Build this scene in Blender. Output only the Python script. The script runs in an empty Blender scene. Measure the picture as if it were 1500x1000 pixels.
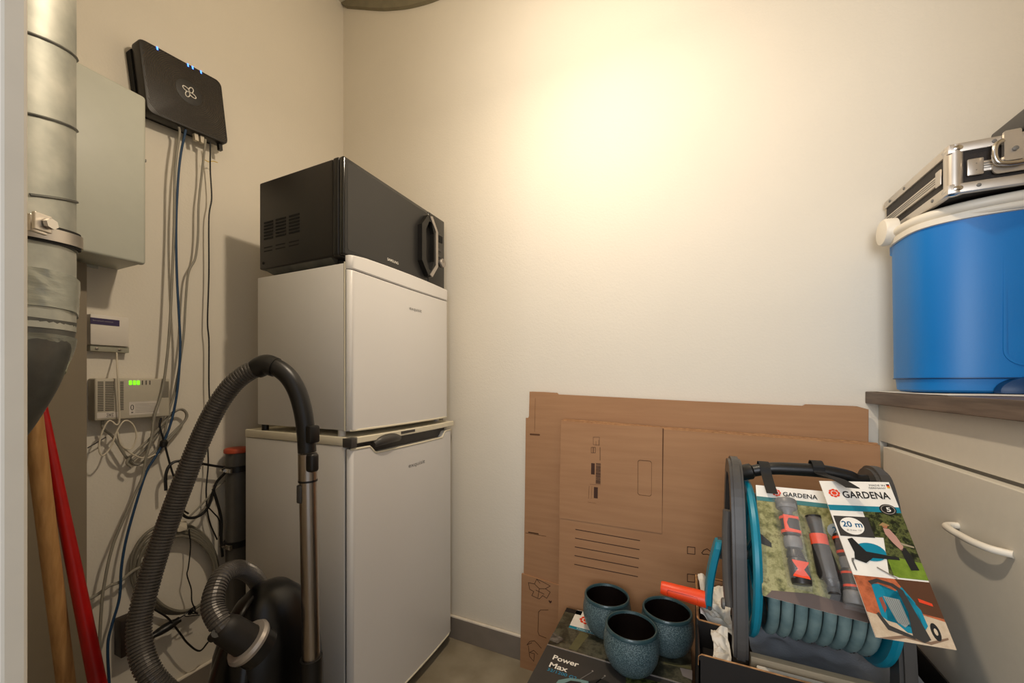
import bpy, bmesh, math, random
from mathutils import Vector, Matrix, noise
random.seed(7)
SC = bpy.context.scene
COL = SC.collection
# ---------------------------------------------------------------- camera, world, lights, exposure
YAW = math.radians(24.4)
CS, SN = math.cos(YAW), math.sin(YAW)
FPX, HOR, EYE = 560.0, 559.0, 1.0
cam_d = bpy.data.cameras.new('camera'); cam = bpy.data.objects.new('camera', cam_d); COL.objects.link(cam)
cam.location = (0, 0, EYE); cam.rotation_euler = (math.pi/2, 0, YAW)
cam_d.sensor_width = 36; cam_d.lens = 36*FPX/1500; cam_d.shift_y = (HOR-500)/1500; cam_d.clip_start = 0.01
SC.camera = cam
w = bpy.data.worlds.new('world'); SC.world = w; w.use_nodes = True
w.node_tree.nodes['Background'].inputs[0].default_value = (0.92, 0.94, 1.0, 1)
w.node_tree.nodes['Background'].inputs[1].default_value = 0.60
def light(name, kind, loc, energy, color, **k):
    d = bpy.data.lights.new(name, kind); d.energy = energy; d.color = color
    for a, b in k.items(): setattr(d, a, b)
    o = bpy.data.objects.new(name, d); COL.objects.link(o); o.location = loc
    return o
light('bulb_light', 'POINT', (-0.27, 0.66, 2.1), 13.0, (1.0, 0.84, 0.64), shadow_soft_size=0.035)
light('bulb_down_fill', 'AREA', (-0.27, 0.66, 2.085), 5.0, (1.0, 0.83, 0.63), shape='DISK', size=0.07)  # added disk at the bulb, sends light downward to soften the wall hot spot
hl = light('hall_daylight', 'AREA', (0.05, -1.25, 1.35), 6.0, (0.90, 0.94, 1.0), shape='RECTANGLE', size=0.7, size_y=1.0, spread=math.radians(95))
hl.rotation_euler = (math.radians(94), 0, math.radians(-6))
SC.view_settings.view_transform = 'Standard'; SC.view_settings.look = 'None'
SC.view_settings.gamma = 1.0; SC.view_settings.use_curve_mapping = False
SC.view_settings.exposure = 0.25
# ---------------------------------------------------------------- helpers
def ray(u, v):
    a = (u-750)/FPX; b = (HOR-v)/FPX
    return Vector((-SN+CS*a, CS+SN*a, b))
O = Vector((0, 0, EYE))
def at_t(u, v, t): return O + ray(u, v)*t
def at_x(u, v, x): r = ray(u, v); return O + r*(x/r.x)
def at_y(u, v, y): r = ray(u, v); return O + r*(y/r.y)
def at_z(u, v, z): r = ray(u, v); return O + r*((z-EYE)/r.z)
def lin(c):
    return tuple(((x/12.92) if x <= 0.04045 else ((x+0.055)/1.055)**2.4) for x in c)
MATS = {}
def mat(name, col, rough=0.5, metal=0.0, var=0.06, scale=30, bump=0.0, bscale=200, stretch=(1,1,1), col2=None, coat=0.0, emit=None, estr=1.0, alpha=1.0, trans=0.0, ior=1.45, sheen=0.0):
    if name in MATS: return MATS[name]
    m = bpy.data.materials.new(name); m.use_nodes = True; nt = m.node_tree; N = nt.nodes; L = nt.links
    p = N['Principled BSDF']
    tc = N.new('ShaderNodeTexCoord'); mp = N.new('ShaderNodeMapping'); mp.inputs['Scale'].default_value = stretch
    L.new(tc.outputs['Object'], mp.inputs[0])
    nz = N.new('ShaderNodeTexNoise'); nz.inputs['Scale'].default_value = scale; nz.inputs['Detail'].default_value = 5
    L.new(mp.outputs[0], nz.inputs['Vector'])
    c = lin(col)
    if col2 is None:
        lo = tuple(max(0, x*(1-var)) for x in c); hi = tuple(min(1, x*(1+var)) for x in c)
    else: lo, hi = c, lin(col2)
    rp = N.new('ShaderNodeValToRGB'); rp.color_ramp.elements[0].position = 0.35; rp.color_ramp.elements[1].position = 0.65
    rp.color_ramp.elements[0].color = (*lo, 1); rp.color_ramp.elements[1].color = (*hi, 1)
    L.new(nz.outputs['Fac'], rp.inputs[0]); L.new(rp.outputs[0], p.inputs['Base Color'])
    p.inputs['Roughness'].default_value = rough; p.inputs['Metallic'].default_value = metal
    p.inputs['Coat Weight'].default_value = coat; p.inputs['Alpha'].default_value = alpha
    p.inputs['Transmission Weight'].default_value = trans; p.inputs['IOR'].default_value = ior
    p.inputs['Sheen Weight'].default_value = sheen
    if bump > 0:
        n2 = N.new('ShaderNodeTexNoise'); n2.inputs['Scale'].default_value = bscale; n2.inputs['Detail'].default_value = 4
        L.new(mp.outputs[0], n2.inputs['Vector'])
        bp = N.new('ShaderNodeBump'); bp.inputs['Strength'].default_value = bump; bp.inputs['Distance'].default_value = 0.002
        L.new(n2.outputs['Fac'], bp.inputs['Height']); L.new(bp.outputs[0], p.inputs['Normal'])
    if emit:
        p.inputs['Emission Color'].default_value = (*lin(emit), 1); p.inputs['Emission Strength'].default_value = estr
    MATS[name] = m
    return m
def link(name, me, m, parent=None, smooth=False):
    me.materials.clear(); me.materials.append(m)
    o = bpy.data.objects.new(name, me); COL.objects.link(o)
    if parent is not None:
        base = parent
        while base.parent is not None: base = base.parent
        me.transform(Matrix.Translation(-base.location)); o.parent = parent
    if smooth:
        for p in me.polygons: p.use_smooth = True
        try: me.set_sharp_from_angle(angle=math.radians(40))
        except Exception: pass
    return o
def obj(name, bm, m, parent=None, smooth=False, label=None, recalc=True):
    if recalc: bmesh.ops.recalc_face_normals(bm, faces=bm.faces[:])
    me = bpy.data.meshes.new(name); bm.to_mesh(me); bm.free()
    o = link(name, me, m, parent, smooth)
    if label: o['label'] = label
    return o
def tag(o, label, cat, group=None):
    o['label'] = label; o['category'] = cat
    if group: o['group'] = group
    # a one-mesh thing keeps its origin at its own base
    if o.type == 'MESH' and o.parent is None and o.location.length == 0:
        vs = [v.co for v in o.data.vertices]
        lo = Vector((min(v.x for v in vs), min(v.y for v in vs), min(v.z for v in vs)))
        hi = Vector((max(v.x for v in vs), max(v.y for v in vs), max(v.z for v in vs)))
        c = Vector(((lo.x+hi.x)/2, (lo.y+hi.y)/2, lo.z))
        o.data.transform(Matrix.Translation(-c)); o.location = c
    return o
def thing(name, label, cat, loc, group=None):
    o = bpy.data.objects.new(name, None); COL.objects.link(o); o.empty_display_size = 0.05
    o.location = loc; o['label'] = label; o['category'] = cat
    if group: o['group'] = group
    return o
def struct(name, bm, m, smooth=False):
    o = obj(name, bm, m, None, smooth); o['kind'] = 'structure'; return o
def NB(): return bmesh.new()
def merge(dst, src):
    me = bpy.data.meshes.new('tmp'); src.to_mesh(me); src.free(); dst.from_mesh(me); bpy.data.meshes.remove(me)
def box(bm, x0, x1, y0, y1, z0, z1, bev=0.0, seg=2, rot=None):
    t = bmesh.new(); bmesh.ops.create_cube(t, size=1.0)
    for v in t.verts:
        v.co = Vector(((x0+x1)/2+v.co.x*(x1-x0), (y0+y1)/2+v.co.y*(y1-y0), (z0+z1)/2+v.co.z*(z1-z0)))
    if bev > 0: bmesh.ops.bevel(t, geom=t.edges[:], offset=bev, segments=seg, affect='EDGES', profile=0.5)
    if rot is not None:
        c = Vector(((x0+x1)/2, (y0+y1)/2, (z0+z1)/2))
        for v in t.verts: v.co = rot @ (v.co-c) + c
    merge(bm, t); return bm
def B(*a, **k): return box(NB(), *a, **k)
def smoothpts(pts, n=8):
    P = [Vector(p) for p in pts]; P = [P[0]*2-P[1]]+P+[P[-1]*2-P[-2]]; out = []
    for i in range(1, len(P)-2):
        for k in range(n):
            t = k/n; a, b, c, d = P[i-1], P[i], P[i+1], P[i+2]
            out.append(0.5*((2*b)+(c-a)*t+(2*a-5*b+4*c-d)*t*t+(3*b-a-3*c+d)*t**3))
    out.append(P[-2]); return out
def resample(pts, step):
    out = [pts[0].copy()]; acc = 0.0; need = step
    for a, b in zip(pts, pts[1:]):
        L = (b-a).length; pos = 0.0
        while L-pos >= need:
            pos += need; out.append(a.lerp(b, pos/L)); need = step
        need -= (L-pos)
    if (out[-1]-pts[-1]).length > step*0.3: out.append(pts[-1].copy())
    return out
def tube(bm, pts, r, seg=8, caps=True, ell=1.0, up=None):
    pts = [Vector(p) for p in pts]; n = len(pts)
    T = []
    for i in range(n):
        d = (pts[min(i+1, n-1)]-pts[max(i-1, 0)])
        T.append(d.normalized() if d.length > 1e-9 else Vector((0, 0, 1)))
    u = up if up is not None else (Vector((0, 0, 1)) if abs(T[0].z) < 0.9 else Vector((1, 0, 0)))
    N_ = (u - T[0]*u.dot(T[0])).normalized(); rings = []
    for i in range(n):
        N_ = N_ - T[i]*N_.dot(T[i])
        if N_.length < 1e-6: N_ = T[i].orthogonal()
        N_.normalize(); Bn = T[i].cross(N_)
        rr = r(i/(n-1), i) if callable(r) else r
        rings.append([bm.verts.new(pts[i]+N_*(math.cos(2*math.pi*k/seg)*rr*ell)+Bn*(math.sin(2*math.pi*k/seg)*rr)) for k in range(seg)])
    for a, b in zip(rings, rings[1:]):
        for k in range(seg): bm.faces.new((a[k], a[(k+1) % seg], b[(k+1) % seg], b[k]))
    if caps:
        bm.faces.new(rings[0][::-1]); bm.faces.new(rings[-1])
    return bm
def wire(pts, r=0.002, seg=6, n=8): return tube(NB(), smoothpts(pts, n), r, seg)
def loft(bm, rings, closed=True, cap0=True, cap1=True):
    R_ = [[bm.verts.new(p) for p in ring] for ring in rings]; n = len(R_[0])
    for a, b in zip(R_, R_[1:]):
        for k in range(n if closed else n-1): bm.faces.new((a[k], a[(k+1) % n], b[(k+1) % n], b[k]))
    if closed and cap0: bm.faces.new(R_[0][::-1])
    if closed and cap1: bm.faces.new(R_[-1])
    return bm
def lathe(bm, prof, org, axis=Vector((0, 0, 1)), seg=32, cap=True):
    axis = Vector(axis).normalized(); a = axis.orthogonal().normalized(); b = axis.cross(a); org = Vector(org)
    rings = [[org+axis*h+(a*math.cos(2*math.pi*k/seg)+b*math.sin(2*math.pi*k/seg))*max(r, 1e-5) for k in range(seg)] for r, h in prof]
    return loft(bm, rings, True, cap, cap)
def prism(bm, pts, fn, h0, h1):
    a = [bm.verts.new(fn(x, y, h0)) for x, y in pts]; b = [bm.verts.new(fn(x, y, h1)) for x, y in pts]; n = len(pts)
    for k in range(n): bm.faces.new((a[k], a[(k+1) % n], b[(k+1) % n], b[k]))
    bm.faces.new(a[::-1]); bm.faces.new(b); return bm
def rrect(x0, x1, y0, y1, r, n=5):
    out = []
    for cx, cy, a0 in ((x1-r, y0+r, -90), (x1-r, y1-r, 0), (x0+r, y1-r, 90), (x0+r, y0+r, 180)):
        for k in range(n+1):
            a = math.radians(a0+90*k/n); out.append((cx+r*math.cos(a), cy+r*math.sin(a)))
    return out
def ringface(bm, outer, inner, fn, h0, h1):
    n = len(outer)
    vs = [[bm.verts.new(fn(x, y, h)) for x, y in loop] for loop, h in ((outer, h0), (outer, h1), (inner, h1), (inner, h0))]
    for a, b in zip(vs, vs[1:]+vs[:1]):
        for k in range(n): bm.faces.new((a[k], a[(k+1) % n], b[(k+1) % n], b[k]))
    return bm
def circ(cx, cy, rx, ry=None, n=28, a0=0): 
    ry = ry or rx
    return [(cx+rx*math.cos(2*math.pi*k/n+a0), cy+ry*math.sin(2*math.pi*k/n+a0)) for k in range(n)]
def text(s, fn, x0, y0, wd, ht, m, parent, h=0.0004, bold=0.0, name='lettering', shear=0.0):
    """flat printed lettering fitted to width wd and height ht (cap height) of the (x,y) frame of fn"""
    cu = bpy.data.curves.new('txt', 'FONT'); cu.body = s; cu.size = 1.0; cu.offset = bold; cu.shear = shear; cu.resolution_u = 3
    to = bpy.data.objects.new('txt', cu); COL.objects.link(to)
    dg = bpy.context.evaluated_depsgraph_get()
    me = bpy.data.meshes.new_from_object(to.evaluated_get(dg), depsgraph=dg)
    bpy.data.objects.remove(to); bpy.data.curves.remove(cu)
    xs = [v.co.x for v in me.vertices]; ax, bx = min(xs), max(xs)
    for v in me.vertices:
        v.co = Vector(fn(x0+(v.co.x-ax)/(bx-ax)*wd, y0+v.co.y/0.70*ht, h))
    o = link(name, me, m, parent); return o
def flat(pts, fn, m, parent, h=0.0003, name='print', th=0.0003):
    bm = NB(); prism(bm, pts, fn, h-th, h); return obj(name, bm, m, parent)
def superell(cx, cy, a, b, z, p=4.0, n=48, ):
    out = []
    for k in range(n):
        t = 2*math.pi*k/n; c, s = math.cos(t), math.sin(t)
        out.append(Vector((cx+a*math.copysign(abs(c)**(2/p), c), cy+b*math.copysign(abs(s)**(2/p), s), z)))
    return out
# ---------------------------------------------------------------- materials
M_wall = mat('wall_paint', (0.865, 0.835, 0.775), 0.75, var=0.015, scale=3, bump=0.25, bscale=160)
M_ceil = mat('ceiling_paint', (0.78, 0.75, 0.68), 0.85, var=0.02, scale=4)
M_floor = mat('floor_tile', (0.52, 0.48, 0.40), 0.45, scale=9, col2=(0.60, 0.56, 0.48), bump=0.1)
M_skirt = mat('skirting_tile', (0.50, 0.465, 0.425), 0.5, var=0.06, scale=14)
M_caulk = mat('caulk', (0.88, 0.84, 0.77), 0.5)
M_pier = mat('pier_board', (0.52, 0.475, 0.40), 0.55, var=0.04, scale=6)
M_trim = mat('door_paint', (0.80, 0.77, 0.71), 0.5, var=0.02)
M_white = mat('fridge_white', (0.83, 0.82, 0.80), 0.32, var=0.015, scale=3, bump=0.04, bscale=400)
M_whitedoor = mat('fridge_door_white', (0.86, 0.85, 0.835), 0.28, var=0.015, scale=3, bump=0.03, bscale=400)
M_cream = mat('cream_plastic', (0.87, 0.84, 0.75), 0.4, var=0.02)
M_gasket = mat('gasket_grey', (0.55, 0.56, 0.57), 0.6)
M_dgrey = mat('dark_grey_plastic', (0.27, 0.26, 0.25), 0.4, var=0.08)
M_mgrey = mat('mid_grey_plastic', (0.42, 0.41, 0.39), 0.45)
M_black = mat('black_plastic', (0.085, 0.08, 0.075), 0.38, var=0.1)
M_vac = mat('vacuum_black', (0.035, 0.033, 0.032), 0.3)
M_gloss = mat('gloss_black', (0.07, 0.07, 0.068), 0.16, coat=0.4)
M_case_blk = mat('microwave_casing', (0.145, 0.13, 0.115), 0.42, bump=0.12, bscale=900)
M_mwdoor = mat('microwave_door_glass', (0.155, 0.152, 0.148), 0.33, var=0.02)
M_void = mat('deep_black', (0.02, 0.02, 0.02), 0.8)
M_silver = mat('silver_plastic', (0.66, 0.63, 0.60), 0.35, metal=0.5)
M_chrome = mat('chrome', (0.80, 0.78, 0.75), 0.18, metal=1.0)
M_steel = mat('brushed_steel', (0.62, 0.58, 0.54), 0.28, metal=1.0, stretch=(60, 60, 1), var=0.12)
M_alu = mat('aluminium', (0.80, 0.77, 0.73), 0.36, metal=0.85, var=0.06, scale=20)
M_galv = mat('galvanised', (0.60, 0.61, 0.58), 0.52, metal=0.6, scale=16, col2=(0.74, 0.74, 0.70), bump=0.08, bscale=30)
M_galvd = mat('galvanised_dull', (0.36, 0.37, 0.36), 0.42, metal=0.7, scale=18, col2=(0.46, 0.46, 0.44))
M_tape = mat('clear_tape', (0.60, 0.61, 0.57), 0.22, metal=0.3, scale=10, bump=0.7, bscale=35, stretch=(1, 1, 3))
M_rubber = mat('rubber', (0.09, 0.085, 0.08), 0.7)
M_wood = mat('broom_wood', (0.64, 0.47, 0.28), 0.55, scale=20, stretch=(6, 6, 0.6), col2=(0.74, 0.57, 0.36))
M_red = mat('red_paint', (0.62, 0.055, 0.045), 0.35, var=0.08)
M_boxgrey = mat('enclosure_grey', (0.72, 0.725, 0.675), 0.42, var=0.015, bump=0.05, bscale=500)
M_onu = mat('white_plastic', (0.86, 0.83, 0.78), 0.45, var=0.02)
M_modem = mat('modem_cream', (0.72, 0.69, 0.62), 0.5, var=0.03)
M_slot = mat('slot_dark', (0.33, 0.31, 0.27), 0.7)
M_led = mat('green_led', (0.5, 1.0, 0.2), 0.4, emit=(0.45, 0.9, 0.10), estr=1.1)
M_bled = mat('blue_led', (0.2, 0.4, 1.0), 0.4, emit=(0.25, 0.45, 1.0), estr=4)
M_cgrey = mat('grey_cable', (0.55, 0.53, 0.48), 0.5)
M_cwhite = mat('white_cable', (0.80, 0.76, 0.68), 0.5)
M_cblue = mat('blue_cable', (0.13, 0.25, 0.37), 0.45)
M_hose = mat('vacuum_hose_grey', (0.31, 0.295, 0.28), 0.33, metal=0.3, var=0.05)
M_pipe = mat('grey_pipe', (0.32, 0.31, 0.29), 0.45)
M_orange = mat('orange_plastic', (0.93, 0.28, 0.10), 0.38, var=0.05)
M_teal = mat('teal_plastic', (0.03, 0.50, 0.60), 0.35, var=0.05)
M_those = mat('hose_teal_grey', (0.38, 0.48, 0.49), 0.45, scale=40, col2=(0.48, 0.57, 0.57))
M_card = mat('cardboard', (0.62, 0.46, 0.325), 0.8, scale=5, col2=(0.65, 0.49, 0.35), bump=0.08, bscale=120, stretch=(1, 1, 12))
M_cardedge = mat('cardboard_edge', (0.72, 0.54, 0.36), 0.85, scale=90, col2=(0.58, 0.42, 0.27), bump=0.5, bscale=400)
M_carddk = mat('cardboard_groove', (0.36, 0.24, 0.15), 0.9)
M_ink = mat('brown_ink', (0.25, 0.15, 0.10), 0.8)
M_cartblk = mat('black_carton', (0.10, 0.085, 0.075), 0.55, var=0.1)
M_inkw = mat('print_white', (0.92, 0.90, 0.86), 0.5)
M_inkb = mat('print_blue', (0.12, 0.56, 0.72), 0.5)
M_inkt = mat('print_teal_band', (0.05, 0.48, 0.56), 0.5)
M_inkk = mat('print_black', (0.10, 0.10, 0.10), 0.5)
M_inkg = mat('print_charcoal', (0.21, 0.20, 0.19), 0.5, var=0.05)
M_inko = mat('print_orange', (0.88, 0.26, 0.13), 0.5)
M_paper = mat('paper_white', (0.86, 0.84, 0.80), 0.7, bump=0.2, bscale=40)
M_cloth = mat('grey_cloth', (0.58, 0.60, 0.63), 0.9, bump=0.4, bscale=300)
M_blue = mat('cooler_blue', (0.0, 0.43, 0.72), 0.40, var=0.04, scale=4, bump=0.06, bscale=300)
M_blued = mat('cooler_dark_blue', (0.0, 0.20, 0.38), 0.4)
M_ivory = mat('ivory_plastic', (0.88, 0.85, 0.79), 0.4, var=0.02)
M_cab = mat('cabinet_laminate', (0.80, 0.775, 0.72), 0.5, var=0.012, scale=60)
M_work = mat('worktop_wood', (0.31, 0.26, 0.225), 0.5, scale=14, stretch=(8, 0.5, 8), col2=(0.42, 0.36, 0.315), bump=0.1)
# cup glaze: woven relief
def cup_mat():
    m = mat('cup_glaze', (0.19, 0.285, 0.30), 0.32, scale=30, col2=(0.29, 0.38, 0.39), coat=0.2)
    N = m.node_tree.nodes; L = m.node_tree.links; p = N['Principled BSDF']
    tc = N.new('ShaderNodeTexCoord'); v = N.new('ShaderNodeTexVoronoi'); v.inputs['Scale'].default_value = 430
    L.new(tc.outputs['Object'], v.inputs['Vector'])
    bp = N.new('ShaderNodeBump'); bp.inputs['Strength'].default_value = 0.6; bp.inputs['Distance'].default_value = 0.0015
    rr = N.new('ShaderNodeValToRGB'); rr.color_ramp.elements[0].position = 0.25; rr.color_ramp.elements[1].position = 0.75
    rr.color_ramp.elements[0].color = (*lin((0.15, 0.24, 0.26)), 1); rr.color_ramp.elements[1].color = (*lin((0.42, 0.50, 0.51)), 1)
    L.new(v.outputs['Distance'], rr.inputs[0]); L.new(rr.outputs[0], p.inputs['Base Color'])
    L.new(v.outputs['Distance'], bp.inputs['Height']); L.new(bp.outputs[0], p.inputs['Normal']); return m
M_cup = cup_mat()
def photo_mat(name, cols, scale):
    m = bpy.data.materials.new(name); m.use_nodes = True; N = m.node_tree.nodes; L = m.node_tree.links; p = N['Principled BSDF']
    tc = N.new('ShaderNodeTexCoord'); nz = N.new('ShaderNodeTexNoise'); nz.inputs['Scale'].default_value = scale; nz.inputs['Detail'].default_value = 6
    nz.inputs['Roughness'].default_value = 0.7
    L.new(tc.outputs['Object'], nz.inputs['Vector']); rp = N.new('ShaderNodeValToRGB'); L.new(nz.outputs['Fac'], rp.inputs[0])
    e = rp.color_ramp.elements; e[0].position = 0.34; e[1].position = 0.66; e[0].color = (*lin(cols[0]), 1); e[1].color = (*lin(cols[-1]), 1)
    for i, c in enumerate(cols[1:-1]): el = e.new(0.34+0.32*(i+1)/(len(cols)-1)); el.color = (*lin(c), 1)
    L.new(rp.outputs[0], p.inputs['Base Color']); p.inputs['Roughness'].default_value = 0.4; return m
M_grass = photo_mat('print_grass', [(0.28, 0.28, 0.14), (0.50, 0.49, 0.30), (0.66, 0.64, 0.45), (0.40, 0.38, 0.22)], 40)
M_grass2 = photo_mat('print_lawn', [(0.36, 0.46, 0.10), (0.48, 0.58, 0.18)], 60)
M_hedge = photo_mat('print_hedge', [(0.03, 0.04, 0.02), (0.12, 0.15, 0.05), (0.36, 0.38, 0.20), (0.08, 0.10, 0.04)], 90)
M_terra = photo_mat('print_terracotta', [(0.62, 0.30, 0.17), (0.74, 0.40, 0.25), (0.50, 0.25, 0.14)], 25)
M_sand = photo_mat('print_paving', [(0.72, 0.63, 0.52), (0.82, 0.75, 0.65)], 40)
M_shrub = photo_mat('print_dark_garden', [(0.07, 0.065, 0.05), (0.20, 0.20, 0.15), (0.34, 0.33, 0.27), (0.12, 0.12, 0.09)], 18)
# ================================================================ room shell
WX, WY, CZ = -1.424, 1.273, 2.72
struct('floor', B(WX-0.1, 1.15, -0.9, WY+0.1, -0.08, 0.0), M_floor)
struct('ceiling', B(WX-0.1, 1.15, 0.06, WY+0.1, CZ, CZ+0.08), M_ceil)
struct('wall_left', B(WX-0.1, WX, 0.10, WY, 0.0, CZ), M_wall)
struct('wall_back', B(WX-0.1, 1.15, WY, WY+0.1, 0.0, CZ), M_wall)
struct('wall_right', B(1.05, 1.15, 0.06, WY, 0.0, CZ), M_wall)
bm = NB(); box(bm, WX, -0.575, 0.10, 0.14, 0.0, CZ); box(bm, 0.45, 1.05, 0.10, 0.14, 0, CZ); box(bm, -0.405, 0.45, 0.10, 0.14, 2.08, CZ); box(bm, -0.575, -0.405, 0.10, 0.14, 2.13, CZ)
struct('wall_front', bm, M_trim)
bm = NB(); box(bm, -0.4485, -0.403, 0.088, 0.10, 0.0, 2.12, 0.002); box(bm, -0.58, -0.4485, 0.094, 0.0995, 0.0, 2.12); box(bm, 0.45, 0.494, 0.088, 0.10, 0, 2.12, 0.002); box(bm, -0.4485, 0.494, 0.088, 0.10, 2.08, 2.12)
struct('trim_1', bm, M_trim)
# dark olive strip with a wavy lower edge along the top of the back wall
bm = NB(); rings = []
strip_px = [(505, 8), (512, 8.5), (525, 9.5), (545, 11), (560, 11.5), (575, 10.5), (590, 9), (605, 6), (620, 2), (635, -3), (660, -14), (690, -30), (720, -60)]
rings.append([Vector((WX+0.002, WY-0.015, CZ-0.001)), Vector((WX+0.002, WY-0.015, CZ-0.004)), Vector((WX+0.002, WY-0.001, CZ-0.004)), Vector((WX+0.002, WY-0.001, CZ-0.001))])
for p in smoothpts([at_y(u, v, WY-0.015) for u, v in strip_px], 4):
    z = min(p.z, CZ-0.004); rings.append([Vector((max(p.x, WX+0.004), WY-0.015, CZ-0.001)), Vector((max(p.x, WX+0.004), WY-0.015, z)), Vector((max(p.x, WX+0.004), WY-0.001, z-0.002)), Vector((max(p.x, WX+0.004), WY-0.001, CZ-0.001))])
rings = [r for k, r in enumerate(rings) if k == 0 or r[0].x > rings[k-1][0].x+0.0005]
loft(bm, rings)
struct('trim_2', bm, mat('olive_strip', (0.50, 0.47, 0.38), 0.8))
# pier board on the left wall under the enclosure
struct('trim_3', B(WX, -1.38, 0.14, 0.4366, 0.0, 1.300), M_pier)
struct('baseboard_back', B(WX+0.012, 0.43, WY-0.011, WY, 0.0, 0.081, 0.001), M_skirt)
struct('baseboard_left', B(WX, WX+0.011, 0.4366, WY-0.011, 0.0, 0.081, 0.001), M_skirt)
bm = NB(); tube(bm, [(WX+0.02, WY-0.006, 0.0835), (0.43, WY-0.006, 0.0835)], 0.0055, 8)
tube(bm, [(WX+0.006, 0.44, 0.0835), (WX+0.006, WY-0.01, 0.0835)], 0.0055, 8)
struct('trim_4', bm, M_caulk, True)
# ================================================================ galvanised duct
dc = Vector((-0.925, 0.215, 0)); dr = 0.063
Rt = Vector((CS, SN, 0))
duct = thing('ventilation_duct', 'galvanised spiral ventilation duct rising beside the door frame, bent inward at its lower end', 'duct', (dc.x, dc.y, 0.9))
bm = NB(); lathe(bm, [(dr, 1.08), (dr, 2.719)], dc, seg=48, cap=False); obj('straight_pipe', bm, M_galv, duct, True)
def zt(v): return EYE+(HOR-v)/FPX*(dc.y*CS-dc.x*SN)
pts = []
for k in range(0, 24*11):
    a = 2*math.pi*k/24; z = 1.29+k/24*0.1165-0.02
    pts.append(Vector((dc.x+math.cos(a)*(dr+0.0005), dc.y+math.sin(a)*(dr+0.0005), z)))
obj('spiral_seam', tube(NB(), pts, 0.0022, 6), M_galvd, duct, True)
obj('joint_seam', lathe(NB(), [(dr, -.0), (dr+.0018, .001), (dr+.0018, .003), (dr, .004)], (dc.x, dc.y, 1.208), seg=48), M_galvd, duct, True)
# reducer / elbow
path = [dc+Vector((0, 0, 1.10)), dc+Rt*-0.004+Vector((0, 0, 1.065)), dc+Rt*-0.017+Vector((0, 0, 1.02)), dc+Rt*-0.040+Vector((0, 0, 0.975)), dc+Rt*-0.062+Vector((0, 0, 0.94)), dc+Rt*-0.086+Vector((0, 0, 0.915))]
bm = NB(); tube(bm, smoothpts(path, 6), lambda f, i: dr+0.001-0.007*f, 40); obj('elbow', bm, M_galvd, duct, True)
bm = NB(); e0 = Vector(path[-2]); ed = (Vector(path[-1])-Vector(path[-2])).normalized()
lathe(bm, [(0.057, 0), (0.060, 0.001), (0.060, 0.004), (0.057, 0.005)], e0+ed*0.006, ed, 40); obj('elbow_rim', bm, M_alu, duct, True)
lathe_bm = lathe(NB(), [(0.056, 0), (0.054, 0.03)], Vector(path[-1])-ed*0.002, ed, 40); obj('outlet_collar', lathe_bm, M_galv, duct, True)
def tapeband(z0, z1, off0, off1, extra):
    rings = []
    for i in range(13):
        f = i/12; z = z0+(z1-z0)*f; ring = []
        for k in range(72):
            a = 2*math.pi*k/72
            n = noise.noise(Vector((a*2.0, z*60+a*3, 3)))*0.0022+0.0016*math.sin(z*420+a*2.4)*max(0, math.sin(a*1.0+3.6))
            c = dc+Rt*(off0+(off1-off0)*f)
            ring.append(Vector((c.x+math.cos(a)*(dr+extra+n), c.y+math.sin(a)*(dr+extra+n), z+0.012*math.sin(a+1.2))))
        rings.append(ring)
    return loft(NB(), rings)
obj('tape_wrap', tapeband(1.155, 1.100, 0, -0.001, 0.0035), M_tape, duct, True, 'crumpled clear tape wrap')
obj('tape_wrap', tapeband(1.060, 1.008, -0.005, -0.023, 0.0045), M_tape, duct, True, 'crumpled clear tape wrap')
# clamp
cz = 1.226; tilt = Matrix.Rotation(math.radians(7), 3, Vector((0.4, 1, 0)).normalized())
def clampband(r0, r1, h0, h1, m, nm):
    bm = lathe(NB(), [(r0, h0), (r1, h0), (r1, h1), (r0, h1)], (0, 0, 0), seg=48, cap=False)
    for v in bm.verts: v.co = tilt @ v.co + Vector((dc.x, dc.y, cz))
    return obj(nm, bm, m, duct, True)
clampband(dr-0.001, dr+0.005, -0.013, 0.013, M_rubber, 'rubber_lining')
clampband(dr+0.003, dr+0.0075, -0.009, 0.009, M_alu, 'clamp_band')
lug = at_t(62, 328, (dc.y*CS-dc.x*SN)*0.93)
Fd = Vector((-SN, CS, 0))
bm = NB()
for s in (-0.012, 0.004):
    box(bm, lug.x+s, lug.x+s+0.005, lug.y-0.012, lug.y+0.008, lug.z-0.012, lug.z+0.012, 0.001, rot=Matrix.Rotation(YAW, 3, 'Z'))
obj('clamp_lug', bm, M_alu, duct)
bm = NB(); tube(bm, [lug-Rt*0.03, lug+Rt*0.014], 0.0035, 10); lathe(bm, [(0.0075, 0), (0.0075, 0.006)], lug+Rt*0.009, Rt, 6); lathe(bm, [(0.0075, 0), (0.0075, 0.006)], lug-Rt*0.02, Rt, 6)
obj('clamp_bolt', bm, M_chrome, duct)
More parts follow.
